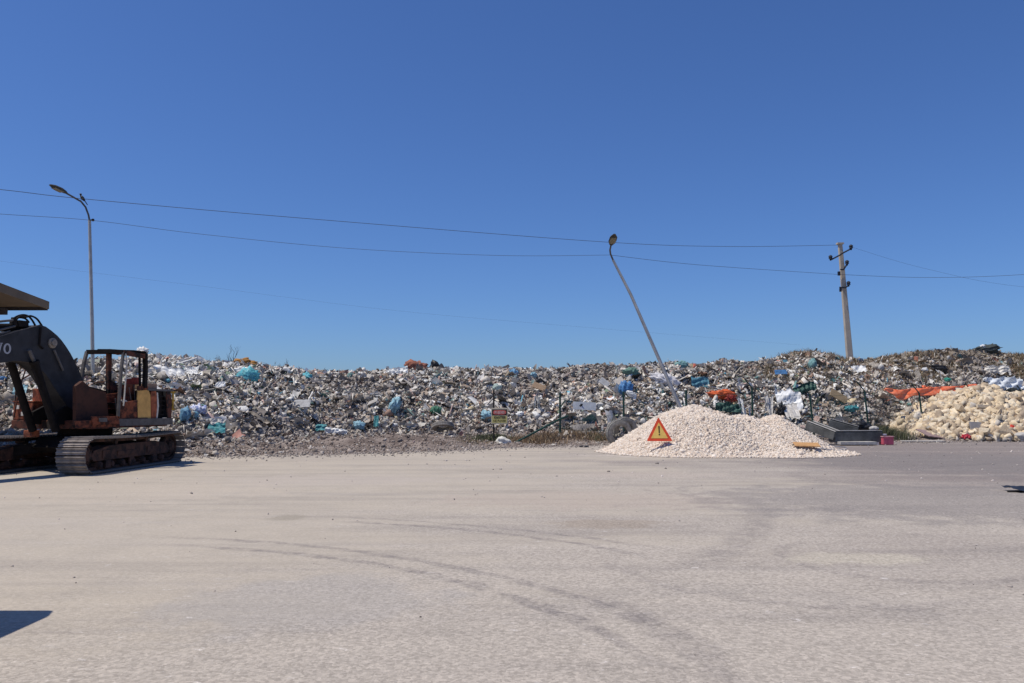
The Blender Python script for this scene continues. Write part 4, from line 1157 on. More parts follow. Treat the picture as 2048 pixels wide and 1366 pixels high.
uarm([(1663, 519), (1680, 510), (1684, 507), (1701, 498)], [(1661, 515), (1702, 494)])
uarm([(1681, 539), (1687, 539), (1693, 530)], [(1694, 525)])
uarm([(1681, 577), (1679, 575), (1691, 575), (1697, 571)], [(1697, 567)])
b = MB(); b.box(P(1678, 547, UY - .3) - ub2, (.14, .14, .26)); b.build('junction_box', m_iron, up_)
b = MB(); b.box(P(1681, 580, UY - .3) - ub2, (.12, .12, .22)); b.build('clamp', m_iron, up_)
MB().box(B + Vector((0, 0, .03)), (.42, .3, .1)).build('cap', m_pole, up_)
m_wire = mat('overhead_wire', (.06, .065, .075), .6, .1)
def wire(label, pts, r, group='overhead wires'):
    # smooth curve through the points
    P3 = [P(x, y, Y) for x, y, Y in pts]; out = []
    n = len(P3)
    for i in range(n - 1):
        p0 = P3[max(i - 1, 0)]; p1 = P3[i]; p2 = P3[i + 1]; p3 = P3[min(i + 2, n - 1)]
        for k in range(8):
            t = k / 8
            out.append(.5 * ((2 * p1) + (p2 - p0) * t + (2 * p0 - 5 * p1 + 4 * p2 - p3) * t * t + (3 * p1 - p0 - 3 * p2 + p3) * t ** 3))
    out.append(P3[-1])
    return tag(MB().tube(out, r, 5).build('overhead_wire', m_wire, smooth=True), label, 'wire', group)
wire('topmost overhead wire running from the left edge to the concrete pole', [(-400, 338, 26), (0, 379, 30), (170, 398, 32), (600, 436, 36.5), (1210, 484, 44), (1460, 493, 48), (1680, 490, 51.7)], .012)
wire('second overhead wire, sagging between the two street lamps', [(-400, 400, 26), (0, 428, 31), (186, 441, 33), (400, 468, 35), (700, 497, 37), (1000, 511, 38.5), (1220, 510, 39.5)], .0085)
wire('overhead wire from the leaning lamp past the concrete pole to the right edge', [(1220, 510, 39.5), (1400, 530, 44), (1678, 549, 51.7)], .010)
wire('overhead wire running right from the middle of the concrete pole', [(1680, 549, 51.7), (1850, 555, 52), (2048, 549, 50), (2400, 520, 46)], .011)
wire('thin faint overhead wire lowest of all, sloping down to the right', [(-400, 468, 40), (0, 522, 44), (400, 572, 50), (800, 622, 56), (1200, 657, 62), (1600, 690, 70)], .0032)
wire('thin overhead wire falling right from the top of the concrete pole', [(1703, 494, 51.7), (1850, 537, 56), (2048, 574, 60), (2400, 600, 70)], .006)

# ------------------------------------------------------------------ excavator
m_burn = mat('burnt_steel', (.13, .045, .028), .85, col2=(.022, .017, .015), thr=(.44, .56), scale=4.5, bump=.2, bscale=25)
m_rust = mat('rust', (.26, .075, .036), .9, col2=(.05, .02, .015), thr=(.42, .58), scale=5, bump=.25, bscale=25)
m_orust = mat('orange_rust', (.42, .125, .06), .9, col2=(.12, .04, .024), thr=(.4, .62), scale=5, bump=.2)
m_char = mat('charcoal_paint', (.034, .034, .038), .62, .35, 2.5, spec=.25)
m_blackm = mat('soot_black', (.016, .013, .012), .85, .4, 4, spec=.15)
m_beige = mat('heat_bleached_panel', (.66, .38, .12), .75, .18, 4)
m_grey = mat('bare_grey_steel', (.11, .10, .095), .65, .3, 5)
m_track = mat('track_steel', (.24, .205, .18), .8, .35, 6, bump=.2)
m_trackd = mat('track_frame_rust', (.10, .05, .036), .9, col2=(.03, .02, .018), thr=(.42, .58), scale=4)
m_yel = mat('scorched_yellow', (.40, .24, .03), .7, .3, 5)
m_white = mat('ash_white', (.60, .56, .50), .8, .2, 6)
m_sooty = mat('sooty_steel', (.075, .032, .022), .88, col2=(.018, .014, .013), thr=(.5, .72), scale=4)
EC = Vector((-11.45, 21.5, 0))
EA = math.atan2(-.97, -.24)
ex = empty('excavator', EC, EA, 'burnt out rusty tracked excavator with charcoal boom at the left edge', 'excavator')
eu = Vector((math.cos(EA), math.sin(EA), 0)); el = Vector((-math.sin(EA), math.cos(EA), 0))
def onp(px, py, lat):
    """pixel -> (forward, height) on the machine's side plane at that lateral offset"""
    r = ray(px, py); O = Vector((0, 0, CAMH)); t = ((EC + el * lat - O).dot(el)) / r.dot(el)
    p = O + r * t - EC
    return (p.dot(eu), p.z)
def onv(px, py, lat):
    a, z = onp(px, py, lat); return Vector((a, lat, z))
# undercarriage: its own heading
ua = math.atan2(-.998, -.067) - EA
UF = Vector((math.cos(ua), math.sin(ua), 0)); UL = Vector((-math.sin(ua), math.cos(ua), 0))
TL, TR_, TW = 4.12, .40, .72
shoe = MB(); shoe.box((0, 0, .012), (.165, TW, .024)); shoe.box((-.06, 0, .04), (.022, TW, .035)); shoe.box((.03, 0, .034), (.018, TW, .024))
shoe_o = None
def track_pos(s):
    per = 2 * TL + 2 * math.pi * TR_
    s = s % per
    if s < TL:
        sag = -.035 * math.sin(math.pi * s / TL)
        return (s - TL / 2, 2 * TR_ + .06 + sag, 0.0)
    s -= TL
    if s < math.pi * TR_:
        a = s / TR_; return (TL / 2 + math.sin(a) * TR_, TR_ + .06 + math.cos(a) * TR_, a)
    s -= math.pi * TR_
    if s < TL: return (TL / 2 - s, .06, math.pi)
    s -= TL
    a = s / TR_; return (-TL / 2 - math.sin(a) * TR_, TR_ + .06 - math.cos(a) * TR_, math.pi + a)
NS = 58
shoe_me = None
for side in (1, -1):
    b = MB(); pr = [(track_pos(k / 60 * (2 * TL + 2 * math.pi * TR_))) for k in range(60)]
    outer = [(x, z) for x, z, a in pr]
    vs = []; fs = []
    for x, z, a in pr:
        nx2, nz2 = math.sin(a), math.cos(a)
        for dy in (-.11, .11):
            for dd in (-.005, -.085): vs.append((x + nx2 * dd, dy, z + nz2 * dd))
    for k in range(60):
        a0 = k * 4; b0 = ((k + 1) % 60) * 4
        fs += [(a0, b0, b0 + 2, a0 + 2), (a0 + 1, a0 + 3, b0 + 3, b0 + 1), (a0, a0 + 1, b0 + 1, b0), (a0 + 2, b0 + 2, b0 + 3, a0 + 3)]
    tr = b.add(vs, fs).build('track', m_trackd, ex)
    tr.location = UL * side * 1.2; tr.rotation_euler = (0, 0, ua)
    for k in range(NS):
        x, z, a = track_pos(k / NS * (2 * TL + 2 * math.pi * TR_))
        if shoe_me is None:
            so = shoe.build('track_shoe', m_track, tr); shoe_me = so.data
        else: so = link('track_shoe', shoe_me, None, tr)
        so.location = (x, 0, z); so.rotation_euler = (0, a, 0)
    for nm, x, rr_ in (('sprocket', -TL / 2, .36), ('idler', TL / 2, .34)):
        bw = MB()
        bw.lathe([(0, -.05), (rr_ * .35, -.13), (rr_ * .5, -.13), (rr_ * .55, -.05), (rr_ * .85, -.05), (rr_ * .9, -.09), (rr_, -.06), (rr_, .06), (rr_ * .9, .09), (rr_ * .85, .05), (rr_ * .55, .05), (rr_ * .5, .16), (rr_ * .35, .18), (0, .18)], 24, 'y', (x, 0, TR_ + .06))
        if side == 1:
            for k in range(8):
                an = k * math.pi / 4; bw.tube([(x + math.cos(an) * rr_ * .42, .12, TR_ + .06 + math.sin(an) * rr_ * .42), (x + math.cos(an) * rr_ * .42, .19, TR_ + .06 + math.sin(an) * rr_ * .42)], .018, 6)
        bw.build(nm, m_trackd, tr, smooth=True)
    for k in range(7):
        x = -TL / 2 + .55 + k * (TL - 1.1) / 6
        MB().lathe([(0, -.2), (.06, -.2), (.09, -.16), (.11, -.08), (.11, .08), (.09, .16), (.06, .2), (0, .2)], 14, 'y', (x, 0, .19)).build('roller', m_trackd, tr, smooth=True)
    for x in (-.7, .8): MB().lathe([(0, -.15), (.07, -.14), (.07, .14), (0, .15)], 12, 'y', (x, 0, .74)).build('roller', m_trackd, tr, smooth=True)
    b = MB()
    b.prism([(-TL / 2 + .2, .30), (TL / 2 - .25, .30), (TL / 2 - .1, .42), (TL / 2 - .25, .56), (TL / 2 - .9, .66), (-TL / 2 + 1.0, .68), (-TL / 2 + .35, .60), (-TL / 2 + .15, .45)], -.17, .17)
    b.box((-.9, side * .18, .46), (.5, .03, .18)); b.box((.35, side * .18, .44), (.9, .03, .12)); b.box((1.3, side * .18, .45), (.35, .04, .2))
    b.build('track_frame', m_trackd, tr, bevel=.015)
    for x in (-1.1, 0.1, 1.2): MB().box((x, side * .16, .20), (.22, .05, .2)).build('roller_guard', m_trackd, tr, bevel=.01)
b = MB(); M_ = Matrix.Rotation(ua, 4, 'Z')
b.prism([(-.9, .45), (.9, .45), (1.1, .6), (.8, .86), (-.8, .86), (-1.1, .6)], -.75, .75)
for sx2 in (-1, 1):
    for sy2 in (-1, 1): b.bar((sx2 * .5, sy2 * .4, .65), (sx2 * 1.25, sy2 * 1.15, .5), .3, .26)
b.lathe([(0, .86), (.62, .86), (.66, .9), (.66, 1.05), (0, 1.05)], 28, 'z')
cb = b.build('carbody', m_blackm, ex, bevel=.02); cb.rotation_euler = (0, 0, ua)
# deck
zb = 1.07
b = MB()
deck = [(1.15, -.2), (1.25, .15), (1.15, .32), (1.12, 1.2), (-1.5, 1.2), (-1.95, 1.05), (-2.15, .5), (-2.2, 0), (-2.15, -.5), (-1.95, -1.05), (-1.5, -1.2), (1.2, -1.2), (1.2, -.35)]
n = len(deck)
b.add([(x, y, zb) for x, y in deck] + [(x, y, zb + .22) for x, y in deck], [tuple(range(n)), tuple(range(2 * n - 1, n - 1, -1))] + [(i, (i + 1) % n, (i + 1) % n + n, i + n) for i in range(n)])
b.build('deck', m_burn, ex, bevel=.02)
def lay(name, pxs, lat, th, m, parent=ex, bev=0.0, sm=False):
    """a plate whose outline is read on the side plane"""
    return MB().prism([onp(x, y, lat) for x, y in pxs], lat - th, lat).build(name, m, parent, bevel=bev, smooth=sm)
lay('skirt', [(238, 838), (346, 836), (346, 849), (240, 852)], 1.222, .02, m_grey, bev=.004)
lay('skirt', [(150, 842), (238, 838), (240, 853), (152, 856)], 1.222, .02, m_rust, bev=.004)
lay('step_plate', [(184, 833), (236, 832), (238, 848), (186, 850)], 1.262, .035, m_rust, bev=.004)
b = MB(); p0 = onv(206, 840, 1.29)
b.box(p0, (.28, .02, .1)); b.build('step', m_grey, ex, bevel=.005)
# engine housing
hx0 = onp(292, 800, 1.18)[0]; hz = onp(310, 779, 1.18)[1]
b = MB()
hood = [(hx0 - .02, 1.12), (-1.45, 1.12), (-1.82, .98), (-1.98, .5), (-1.98, -.5), (-1.82, -.98), (-1.45, -1.12), (hx0 + .1, -1.12), (hx0 + .1, .3)]
n = len(hood)
b.add([(x, y, zb + .22) for x, y in hood] + [(x, y, hz - .03) for x, y in hood], [tuple(range(n)), tuple(range(2 * n - 1, n - 1, -1))] + [(i, (i + 1) % n, (i + 1) % n + n, i + n) for i in range(n)])
b.build('engine_housing', m_blackm, ex, bevel=.02)
lay('side_panel', [(276, 780), (296, 778), (301, 790), (302, 838), (276, 838), (274, 810)], 1.16, .03, m_beige, bev=.004)
lay('side_panel', [(302, 783), (312, 782), (316, 800), (314, 838), (303, 838)], 1.155, .03, m_orust, bev=.004)
lay('side_panel', [(333, 783), (341, 782), (344, 800), (343, 838), (335, 838)], 1.15, .03, m_burn, bev=.004)
lay('door_edge', [(314, 785), (316, 785), (318, 812), (315, 838), (313, 838), (315, 810)], 1.17, .02, m_white)
lay('hood_edge', [(294, 777), (346, 779), (346, 783), (294, 781)], 1.16, .1, m_grey)
b = MB(); q = onv(307, 773, 1.1); b.box((q.x, .75, q.z), (.42, .62, .16)); b.build('air_box', mat('scorched_tan', (.30, .20, .14), .8), ex, bevel=.02)
b = MB()
cw = [(-1.86, 1.14), (-2.16, .95), (-2.3, .5), (-2.32, 0), (-2.3, -.5), (-2.16, -.95), (-1.86, -1.14), (-1.86, -.9), (-1.99, 0), (-1.86, .9)]
n = len(cw)
b.add([(x, y, zb + .24) for x, y in cw] + [(x, y, hz - .01) for x, y in cw], [tuple(range(n)), tuple(range(2 * n - 1, n - 1, -1))] + [(i, (i + 1) % n, (i + 1) % n + n, i + n) for i in range(n)])
b.build('counterweight', m_char, ex, bevel=.025)
b = MB(); a0 = onv(345, 785, 1.1); a1 = onv(349, 805, 1.1)
for t_, w_ in ((.0, .05), (.25, .05), (.5, .05)): b.box((-2.0, 1.12, hz - .06 - t_), (.3, .03, w_))
b.box((-2.05, 1.135, hz - .3), (.06, .02, .5))
b.build('rear_grille', m_yel, ex)
b = MB()
for k in range(5): b.box((-1.52, 1.125, 1.4 + k * .13), (.34, .015, .03))
b.build('louvre', m_blackm, ex)
b = MB().tube([(-1.3, -.4, hz - .1), (-1.3, -.4, hz + .22)], .06, 12).build('exhaust_pipe', m_rust, ex, smooth=True)
# cab: burnt frame, no glass
LA, LB = 1.16, .12
def post(name, pxs, lat, w, m, dep=None):
    pts = [onv(x, y, lat) for x, y in pxs]
    b = MB()
    for i in range(len(pts) - 1): b.bar(pts[i], pts[i + 1], w, dep or w)
    return b.build(name, m, cabn, bevel=.006)
def cplate(name, pxs, lat, th, m, bev=.004):
    return MB().prism([onp(x, y, lat) for x, y in pxs], lat - th, lat).build(name, m, cabn, bevel=bev)
cabn = MB().box((-.28, .64, zb + .235), (1.3, 1.1, .04)).build('cab', m_burn, ex)
post('pillar', [(247, 704), (243, 735), (240, 770), (236, 833)], LA, .065, m_grey)
post('pillar', [(174, 703), (168, 725), (162, 765), (160, 800)], LB, .075, m_grey)
post('pillar', [(218, 704), (217, 760), (217, 842)], LB, .12, m_burn, .10)
post('pillar', [(290, 706), (291, 740), (289, 776)], LA, .10, m_blackm)
post('pillar', [(279, 708), (280, 775)], LA - .1, .05, m_blackm)
post('roof_rail', [(246, 705), (268, 709), (291, 713)], LA, .09, m_burn, .12)
post('roof_rail', [(175, 704), (219, 704)], LB, .08, m_burn, .12)
fa = onv(247, 703, LA); fb = onv(174, 703, LB); ra = onv(291, 708, LA); rb_ = onv(219, 703, LB)
b = MB(); b.bar(fa, fb, .08, .09); b.bar(ra, rb_, .09, .14); b.build('roof_header', m_blackm, cabn)
b = MB()
mid = fa.lerp(ra, .45); midb = fb.lerp(rb_, .45)
vs = [mid + Vector((0, 0, .03)), ra + Vector((0, 0, .03)), rb_ + Vector((0, 0, .03)), midb + Vector((0, 0, .03))]
b.add([tuple(v) for v in vs] + [tuple(v + Vector((0, 0, .04))) for v in vs], [(0, 1, 2, 3), (7, 6, 5, 4), (0, 4, 5, 1), (1, 5, 6, 2), (2, 6, 7, 3), (3, 7, 4, 0)])
b.build('roof_plate', m_blackm, cabn)
post('handrail', [(251, 707), (254, 720), (252, 750), (249, 790), (247, 812)], LA + .05, .028, m_white)
cplate('burnt_lining', [(222, 760), (236, 770), (236, 836), (222, 836)], LB + .1, .05, m_burn)
cplate('burnt_lining', [(196, 790), (238, 786), (240, 800), (198, 808)], LB + .3, .05, m_rust)
post('roof_wreck', [(250, 708), (262, 703), (274, 707), (288, 704)], LA - .2, .07, m_burn)
post('roof_wreck', [(222, 702), (236, 708), (248, 704)], LB + .4, .06, m_rust)
post('handrail', [(249, 757), (262, 756)], LA + .04, .028, m_white)
cplate('side_wall', [(242, 806), (276, 800), (276, 840), (240, 840)], LA, .04, m_rust)
cplate('side_wall', [(276, 772), (296, 772), (296, 780), (276, 782)], LA, .04, m_rust)
cplate('kick_panel', [(152, 772), (166, 762), (182, 776), (212, 784), (218, 838), (152, 850)], LA - .25, .1, m_sooty)
cplate('front_wall', [(158, 775), (176, 772), (214, 782), (216, 842), (150, 846)], LB + .02, .06, m_blackm)
b = MB(); b.box((-.45, .62, 1.62), (.5, .5, .14)); b.build('seat', m_rust, cabn, bevel=.03)
b = MB(); b.box((-.72, .62, 2.0), (.12, .46, .5), (0, -.12, 0)); b.build('seat_back', m_rust, cabn, bevel=.03)
q = onv(264, 762, .7)
b = MB(); b.box((q.x, .7, q.z), (.2, .32, .2)); b.build('headrest', cm('scorched_red', (.30, .05, .035), rough=.8), cabn, bevel=.03)
b = MB(); b.tube([(.0, .4, 1.35), (.05, .4, 1.9), (.02, .4, 2.0)], .02, 6); b.tube([(-.1, .9, 1.35), (0, .9, 1.85)], .018, 6); b.tube([(-.2, .5, 1.35), (-.15, .5, 1.7)], .03, 6); b.tube([(.12, .65, 1.35), (.2, .65, 1.8)], .02, 6)
b.build('control_lever', m_grey, cabn)
b = MB()
for k in range(4): b.box((-.1 + .02 * k, .55, 1.42 + .16 * k), (.5 - .08 * k, .35, .03))
b.build('console', m_rust, cabn)
b = MB(); b.tube([onv(243, 800, 1.1), onv(246, 806, 1.12), onv(251, 801, 1.12), onv(256, 806, 1.1)], .02, 6); b.build('hanging_cable', m_white, cabn)
b = MB(); b.tube([onv(258, 775, 1.05), onv(262, 800, 1.05)], .012, 5); b.tube([onv(268, 770, 1.0), onv(270, 800, 1.0)], .012, 5); b.build('bent_rod', m_grey, cabn)
# tool box at the right front
qa = onv(30, 853, -1.1)
b = MB(); fx = 1.25
b.box((.62, -.86, 1.52), (1.15, .62, .46)); b.build('tool_box', m_rust, ex, bevel=.03)
b = MB(); b.box((.25, -.86, 1.93), (.75, .6, .36)); b.build('fuel_tank', m_orust, ex, bevel=.03)
b = MB(); b.box((.70, -.86, 1.765), (1.0, .66, .03)); b.build('box_lid', m_orust, ex, bevel=.005)
b = MB(); b.tube([(1.15, -1.15, 1.3), (1.15, -1.15, 2.25), (.6, -1.15, 2.55), (.2, -1.15, 2.45)], .022, 6); b.build('handrail', m_burn, ex)
b = MB(); b.box((1.22, -.75, 1.45), (.03, .25, .1)); b.box((1.22, -1.0, 1.62), (.03, .1, .1)); b.build('lamp_bracket', m_white, ex)
b = MB(); b.box((1.3, -.45, .95), (.24, .26, .17)); b.build('footstep', m_orust, ex, bevel=.01)
lay('torn_panel', [(108, 806), (118, 803), (124, 795), (121, 815), (112, 820)], -.2, .02, m_white)
# boom
BL = .27
bo = [(-330, 812), (-200, 752), (-100, 706), (0, 673), (40, 661), (72, 653), (82, 650), (92, 653), (103, 661), (115, 671), (124, 681), (132, 692), (141, 706), (149, 721), (156, 735), (162, 749), (172, 775), (188, 820), (196, 850), (186, 862), (160, 862), (146, 834), (134, 812), (123, 796), (107, 773), (94, 752), (82, 739), (70, 729), (58, 724), (30, 722), (0, 726), (-100, 756), (-200, 800), (-320, 856)]
prof = [onp(x, y, BL) for x, y in bo]
boom = MB().prism(prof, -.22, BL).build('boom', m_char, ex, bevel=.012)
# top flange plates, catching the sun
b = MB(); k0 = bo.index((-330, 812)); k1 = bo.index((82, 650))
for i in range(k0, k1):
    a_, c_ = prof[i], prof[i + 1]; b.bar((a_[0], BL - .012, a_[1] + .006), (c_[0], BL - .012, c_[1] + .006), .03, .018)
b.build('boom_flange', m_grey, boom)
q = onv(104, 686, BL)
b = MB(); b.lathe([(0, -.02), (.13, -.02), (.13, .03), (.08, .045), (.08, .09), (0, .09)], 20, 'y', q); b.build('pin_boss', mat('scraped_steel', (.26, .22, .18), .5, .4), boom, smooth=True)
b = MB(); b.tube([onv(108, 700, BL + .04), onv(118, 722, BL + .05), onv(126, 741, BL + .04)], .028, 8); b.build('hydraulic_pipe', m_grey, boom, smooth=True)
b = MB(); b.tube([onv(82, 655, BL + .02), onv(80, 672, BL + .04), onv(79, 690, BL + .03), onv(86, 697, BL + .03)], .025, 8); b.build('hydraulic_pipe', m_blackm, boom, smooth=True)
# lettering on the boom side, running off the left edge of the picture
ta = onv(8, 697, BL + .004); tz = .31
m_let = mat('logo_grey', (.42, .43, .46), .6, .15)
wd = .36
x_r = onp(22, 697, BL)[0]
def slab_o(cx):
    b = MB(); n = 28; vs = []; fs = []
    for k in range(n):
        a = 2 * math.pi * k / n; c, s_ = math.cos(a), math.sin(a)
        for fx_, fz in ((.105, .125), (.055, .088)):
            for yy in (0, .004): vs.append((cx + c * fx_, BL + .001 + yy, tz0 + s_ * fz))
    for k in range(n):
        a0 = 4 * k; b0 = 4 * ((k + 1) % n)
        fs += [(a0 + 1, a0 + 3, b0 + 3, b0 + 1), (a0, a0 + 1, b0 + 1, b0), (a0 + 2, b0 + 2, b0 + 3, a0 + 3)]
    return b.add(vs, fs)
tz0 = onp(11, 697, BL)[1]
def slab(cx, polys):
    b = MB()
    for pl in polys: b.prism([(cx - x * .64, tz0 + z * .88) for x, z in pl], BL + .001, BL + .005)
    return b
Vp = [[(-.13, .13), (-.05, .13), (.035, -.135), (-.035, -.135)], [(.065, .13), (.125, .13), (.035, -.135), (-.02, -.135)], [(-.165, .142), (-.02, .142), (-.02, .124), (-.165, .124)], [(.05, .142), (.15, .142), (.15, .124), (.05, .124)]]
Lp = [[(-.09, .13), (-.015, .13), (-.015, -.13), (-.09, -.13)], [(-.14, .142), (.035, .142), (.035, .112), (-.14, .112)], [(-.14, -.142), (.12, -.142), (.12, -.105), (-.14, -.105)], [(.08, -.142), (.12, -.142), (.12, -.03), (.08, -.03)]]
ox = x_r + .105
for k, ch in enumerate('OVLOV'):
    cx = ox + k * .228
    (slab_o(cx) if ch == 'O' else slab(cx, Vp if ch == 'V' else Lp)).build('letter', m_let, boom)
# boom cylinders
for lat in (.36, -.34):
    e0 = onv(112, 862, lat) if lat > 0 else onv(112, 862, .36); e0.y = lat
    e1 = onv(68, 722, .36); e1.y = lat
    e2 = onv(58, 700, .36); e2.y = lat
    cy = MB().tube([e0, e1], .095, 14).build('boom_cylinder', m_blackm, ex, smooth=True)
    MB().tube([e1, e2], .045, 10).build('cylinder_rod', m_grey, cy, smooth=True)
    MB().tube([e1 + (e0 - e1) * .04, e1], .115, 14).build('cylinder_collar', m_blackm, cy, smooth=True)
MB().prism([(.75, 1.15), (1.45, 1.2), (1.45, 1.5), (1.1, 1.65), (.8, 1.5)], -.35, -.28).build('boom_bracket', m_blackm, ex)
MB().prism([(.75, 1.15), (1.45, 1.2), (1.45, 1.5), (1.1, 1.65), (.8, 1.5)], .32, .40).build('boom_bracket', m_blackm, ex)
MB().prism([(-.75, 1.25), (.15, 1.25), (.1, 1.6), (-.2, 1.95), (-.6, 1.95), (-.75, 1.6)], -.36, -.28).build('boom_bracket', m_blackm, ex)
MB().prism([(-.75, 1.25), (.15, 1.25), (.1, 1.6), (-.2, 1.95), (-.6, 1.95), (-.75, 1.6)], .30, .37).build('boom_bracket', m_blackm, ex)
# arm cylinder on top of the boom, hoses
c0 = onv(52, 655, .0); c1 = onv(-150, 655, .0)
cy = MB().tube([c0, c1], .10, 14).build('arm_cylinder', m_blackm, ex, smooth=True)
b = MB(); b.tube([onv(30, 640, .16), onv(0, 643, .16), onv(-60, 650, .16)], .03, 8); b.tube([onv(30, 652, .2), onv(0, 660, .2), onv(-60, 668, .2)], .025, 8); b.tube([onv(20, 662, .22), onv(0, 668, .22)], .02, 8)
b.build('hydraulic_pipe', m_grey, cy, smooth=True)
b = MB(); b.box(onv(38, 648, .05), (.28, .3, .16)); b.box(onv(28, 643, .15), (.10, .1, .2)); b.build('valve_block', m_blackm, cy, bevel=.015)
def hose(pxs, lat):
    P3 = [onv(x, y, lat) for x, y in pxs]; out = []; n = len(P3)
    for i in range(n - 1):
        p0 = P3[max(i - 1, 0)]; p1 = P3[i]; p2 = P3[i + 1]; p3 = P3[min(i + 2, n - 1)]
        for k in range(6):
            t = k / 6; out.append(.5 * ((2 * p1) + (p2 - p0) * t + (2 * p0 - 5 * p1 + 4 * p2 - p3) * t * t + (3 * p1 - p0 - 3 * p2 + p3) * t ** 3))
    out.append(P3[-1])
    return MB().tube(out, .024, 8)
for pxs, lat in (([(24, 645), (30, 635), (44, 630), (56, 632), (64, 640), (71, 652)], .1), ([(30, 642), (40, 633), (52, 634), (62, 632), (74, 638), (84, 652)], .2), ([(22, 650), (26, 640), (36, 635), (50, 637), (58, 645)], .0)):
    hose(pxs, lat).build('hose', m_blackm, boom, smooth=True)
b = MB(); b.tube([onv(52, 737, -.9), onv(44, 760, -.9), onv(34, 800, -.9), onv(28, 835, -.9)], .018, 6); b.build('loose_cable', m_burn, ex)
b = hose([(64, 738), (74, 760), (86, 790), (100, 820)], .5); b.build('hose', m_blackm, boom, smooth=True)
# stick and bucket, outside the picture on the left
bt = onp(-310, 832, BL)
arm = MB().prism([(bt[0] - .25, bt[1] + .75), (bt[0] + .1, bt[1] + .8), (bt[0] + .45, bt[1] + .1), (bt[0] + .15, .75), (bt[0] - .12, .75), (bt[0] - .3, bt[1] - .1)], -.18, .18).build('stick', m_char, ex, bevel=.02)
b = MB()
b.prism([(bt[0] + .2, .85), (bt[0] + .1, .1), (bt[0] - .35, .02), (bt[0] - .9, .15), (bt[0] - .85, .2), (bt[0] - .35, .1), (bt[0] + .02, .2), (bt[0] - .15, .85)], -.5, .5)
bk = b.build('bucket', m_rust, ex)
for k in range(5): MB().box((bt[0] - .95, -.44 + k * .22, .19), (.2, .07, .05), (0, -.2, 0)).build('tooth', m_grey, bk)

# ------------------------------------------------------------------ flat canopy roof behind the excavator
m_cnp = mat('canopy_soffit', (.21, .148, .09), .8, .15, .8)
m_cnd = mat('canopy_edge', (.05, .045, .05), .7, .2)
ca = P(95, 612, 29.0); cb2 = P(0, 577, 24.6)
dirv = (cb2 - ca); dirv.z = 0; dirv.normalize()
left = Vector((-1, 0.02, 0))
cz = ca.z; Lc = 9.0
cn = empty('canopy', (ca.x - 4, ca.y - 3, 0), 0, 'flat brown canopy roof whose corner juts in above the excavator boom', 'canopy')
CO = Vector((ca.x - 4, ca.y - 3, 0))
c1 = Vector((ca.x, ca.y, cz)); c2 = c1 + dirv * Lc; c3 = c2 + left * 9; c4 = c1 + left * 10
def slabm(pts, z0, z1):
    n = len(pts)
    return MB().add([(p.x - CO.x, p.y - CO.y, z0) for p in pts] + [(p.x - CO.x, p.y - CO.y, z1) for p in pts], [tuple(range(n)), tuple(range(2 * n - 1, n - 1, -1))] + [(i, (i + 1) % n, (i + 1) % n + n, i + n) for i in range(n)])
slabm([c1, c2, c3, c4], cz - .04, cz + .06).build('roof', m_cnp, cn)
def edge(p, q):
    return MB().bar(p - CO, q - CO, .06, .28)
edge(c1 + Vector((0, 0, -.02)), c4 + Vector((0, 0, -.02))).build('fascia', m_cnd, cn)
edge(c1 + Vector((.03, 0, .02)), c2 + Vector((.03, 0, .02))).build('fascia', m_cnp, cn)
bm_a = c1 + dirv * 3.2 + Vector((-.9, 0, -.1)); 
MB().bar(P(30, 592, 27.2) - CO, P(-120, 584, 27.0) - CO, .14, .16).build('beam', m_cnd, cn)
MB().bar(P(12, 623, 28.4) - CO, P(-90, 623, 28.4) - CO, .2, .22).build('beam', m_cnd, cn)
for k, (dx, dy) in enumerate(((-2.6, -.5), (-2.6, -5.5), (-8, -.5), (-8, -5.5))):
    MB().box((c1.x + dx - CO.x - 1.0, c1.y + dy - CO.y, (cz - .05) / 2), (.18, .18, cz - .07)).build('column', m_cnd, cn)

# ------------------------------------------------------------------ unseen van left of the view, guessed and added to cast the bottom left shadow
m_vw = mat('van_white_paint', (.70, .70, .69), .35, .05, 2, spec=.5)
m_vg = mat('van_glass', (.02, .025, .03), .1, .1, 2, spec=.6)
vx1 = -4.64; vw = 1.85; vrear = 6.5
van = empty('shadow_caster_van', (vx1 - vw / 2, vrear - 4.6, 0), math.pi, 'guessed white van added unseen outside the left edge to cast a shadow', 'van')
side_prof = [(-4.6, .35), (-.15, .35), (0, .5), (-.02, .85), (-.15, 1.0), (-.85, 1.12), (-1.55, 2.12), (-1.9, 2.3), (-4.4, 2.34), (-4.6, 2.2)]
b = MB(); n = len(side_prof)
def vring(x, inset):
    return [(x * (1 - (inset if z > 1.05 else 0)), y - (0.05 if abs(x) > .9 and y > -.2 else 0), z) for y, z in side_prof]
r0, r1 = vring(-vw / 2, .09), vring(vw / 2, .09)
b.add(r0 + r1, [tuple(range(n)), tuple(range(2 * n - 1, n - 1, -1))] + [(i, i + n, (i + 1) % n + n, (i + 1) % n) for i in range(n)])
b.build('body', m_vw, van, bevel=.05, smooth=True)
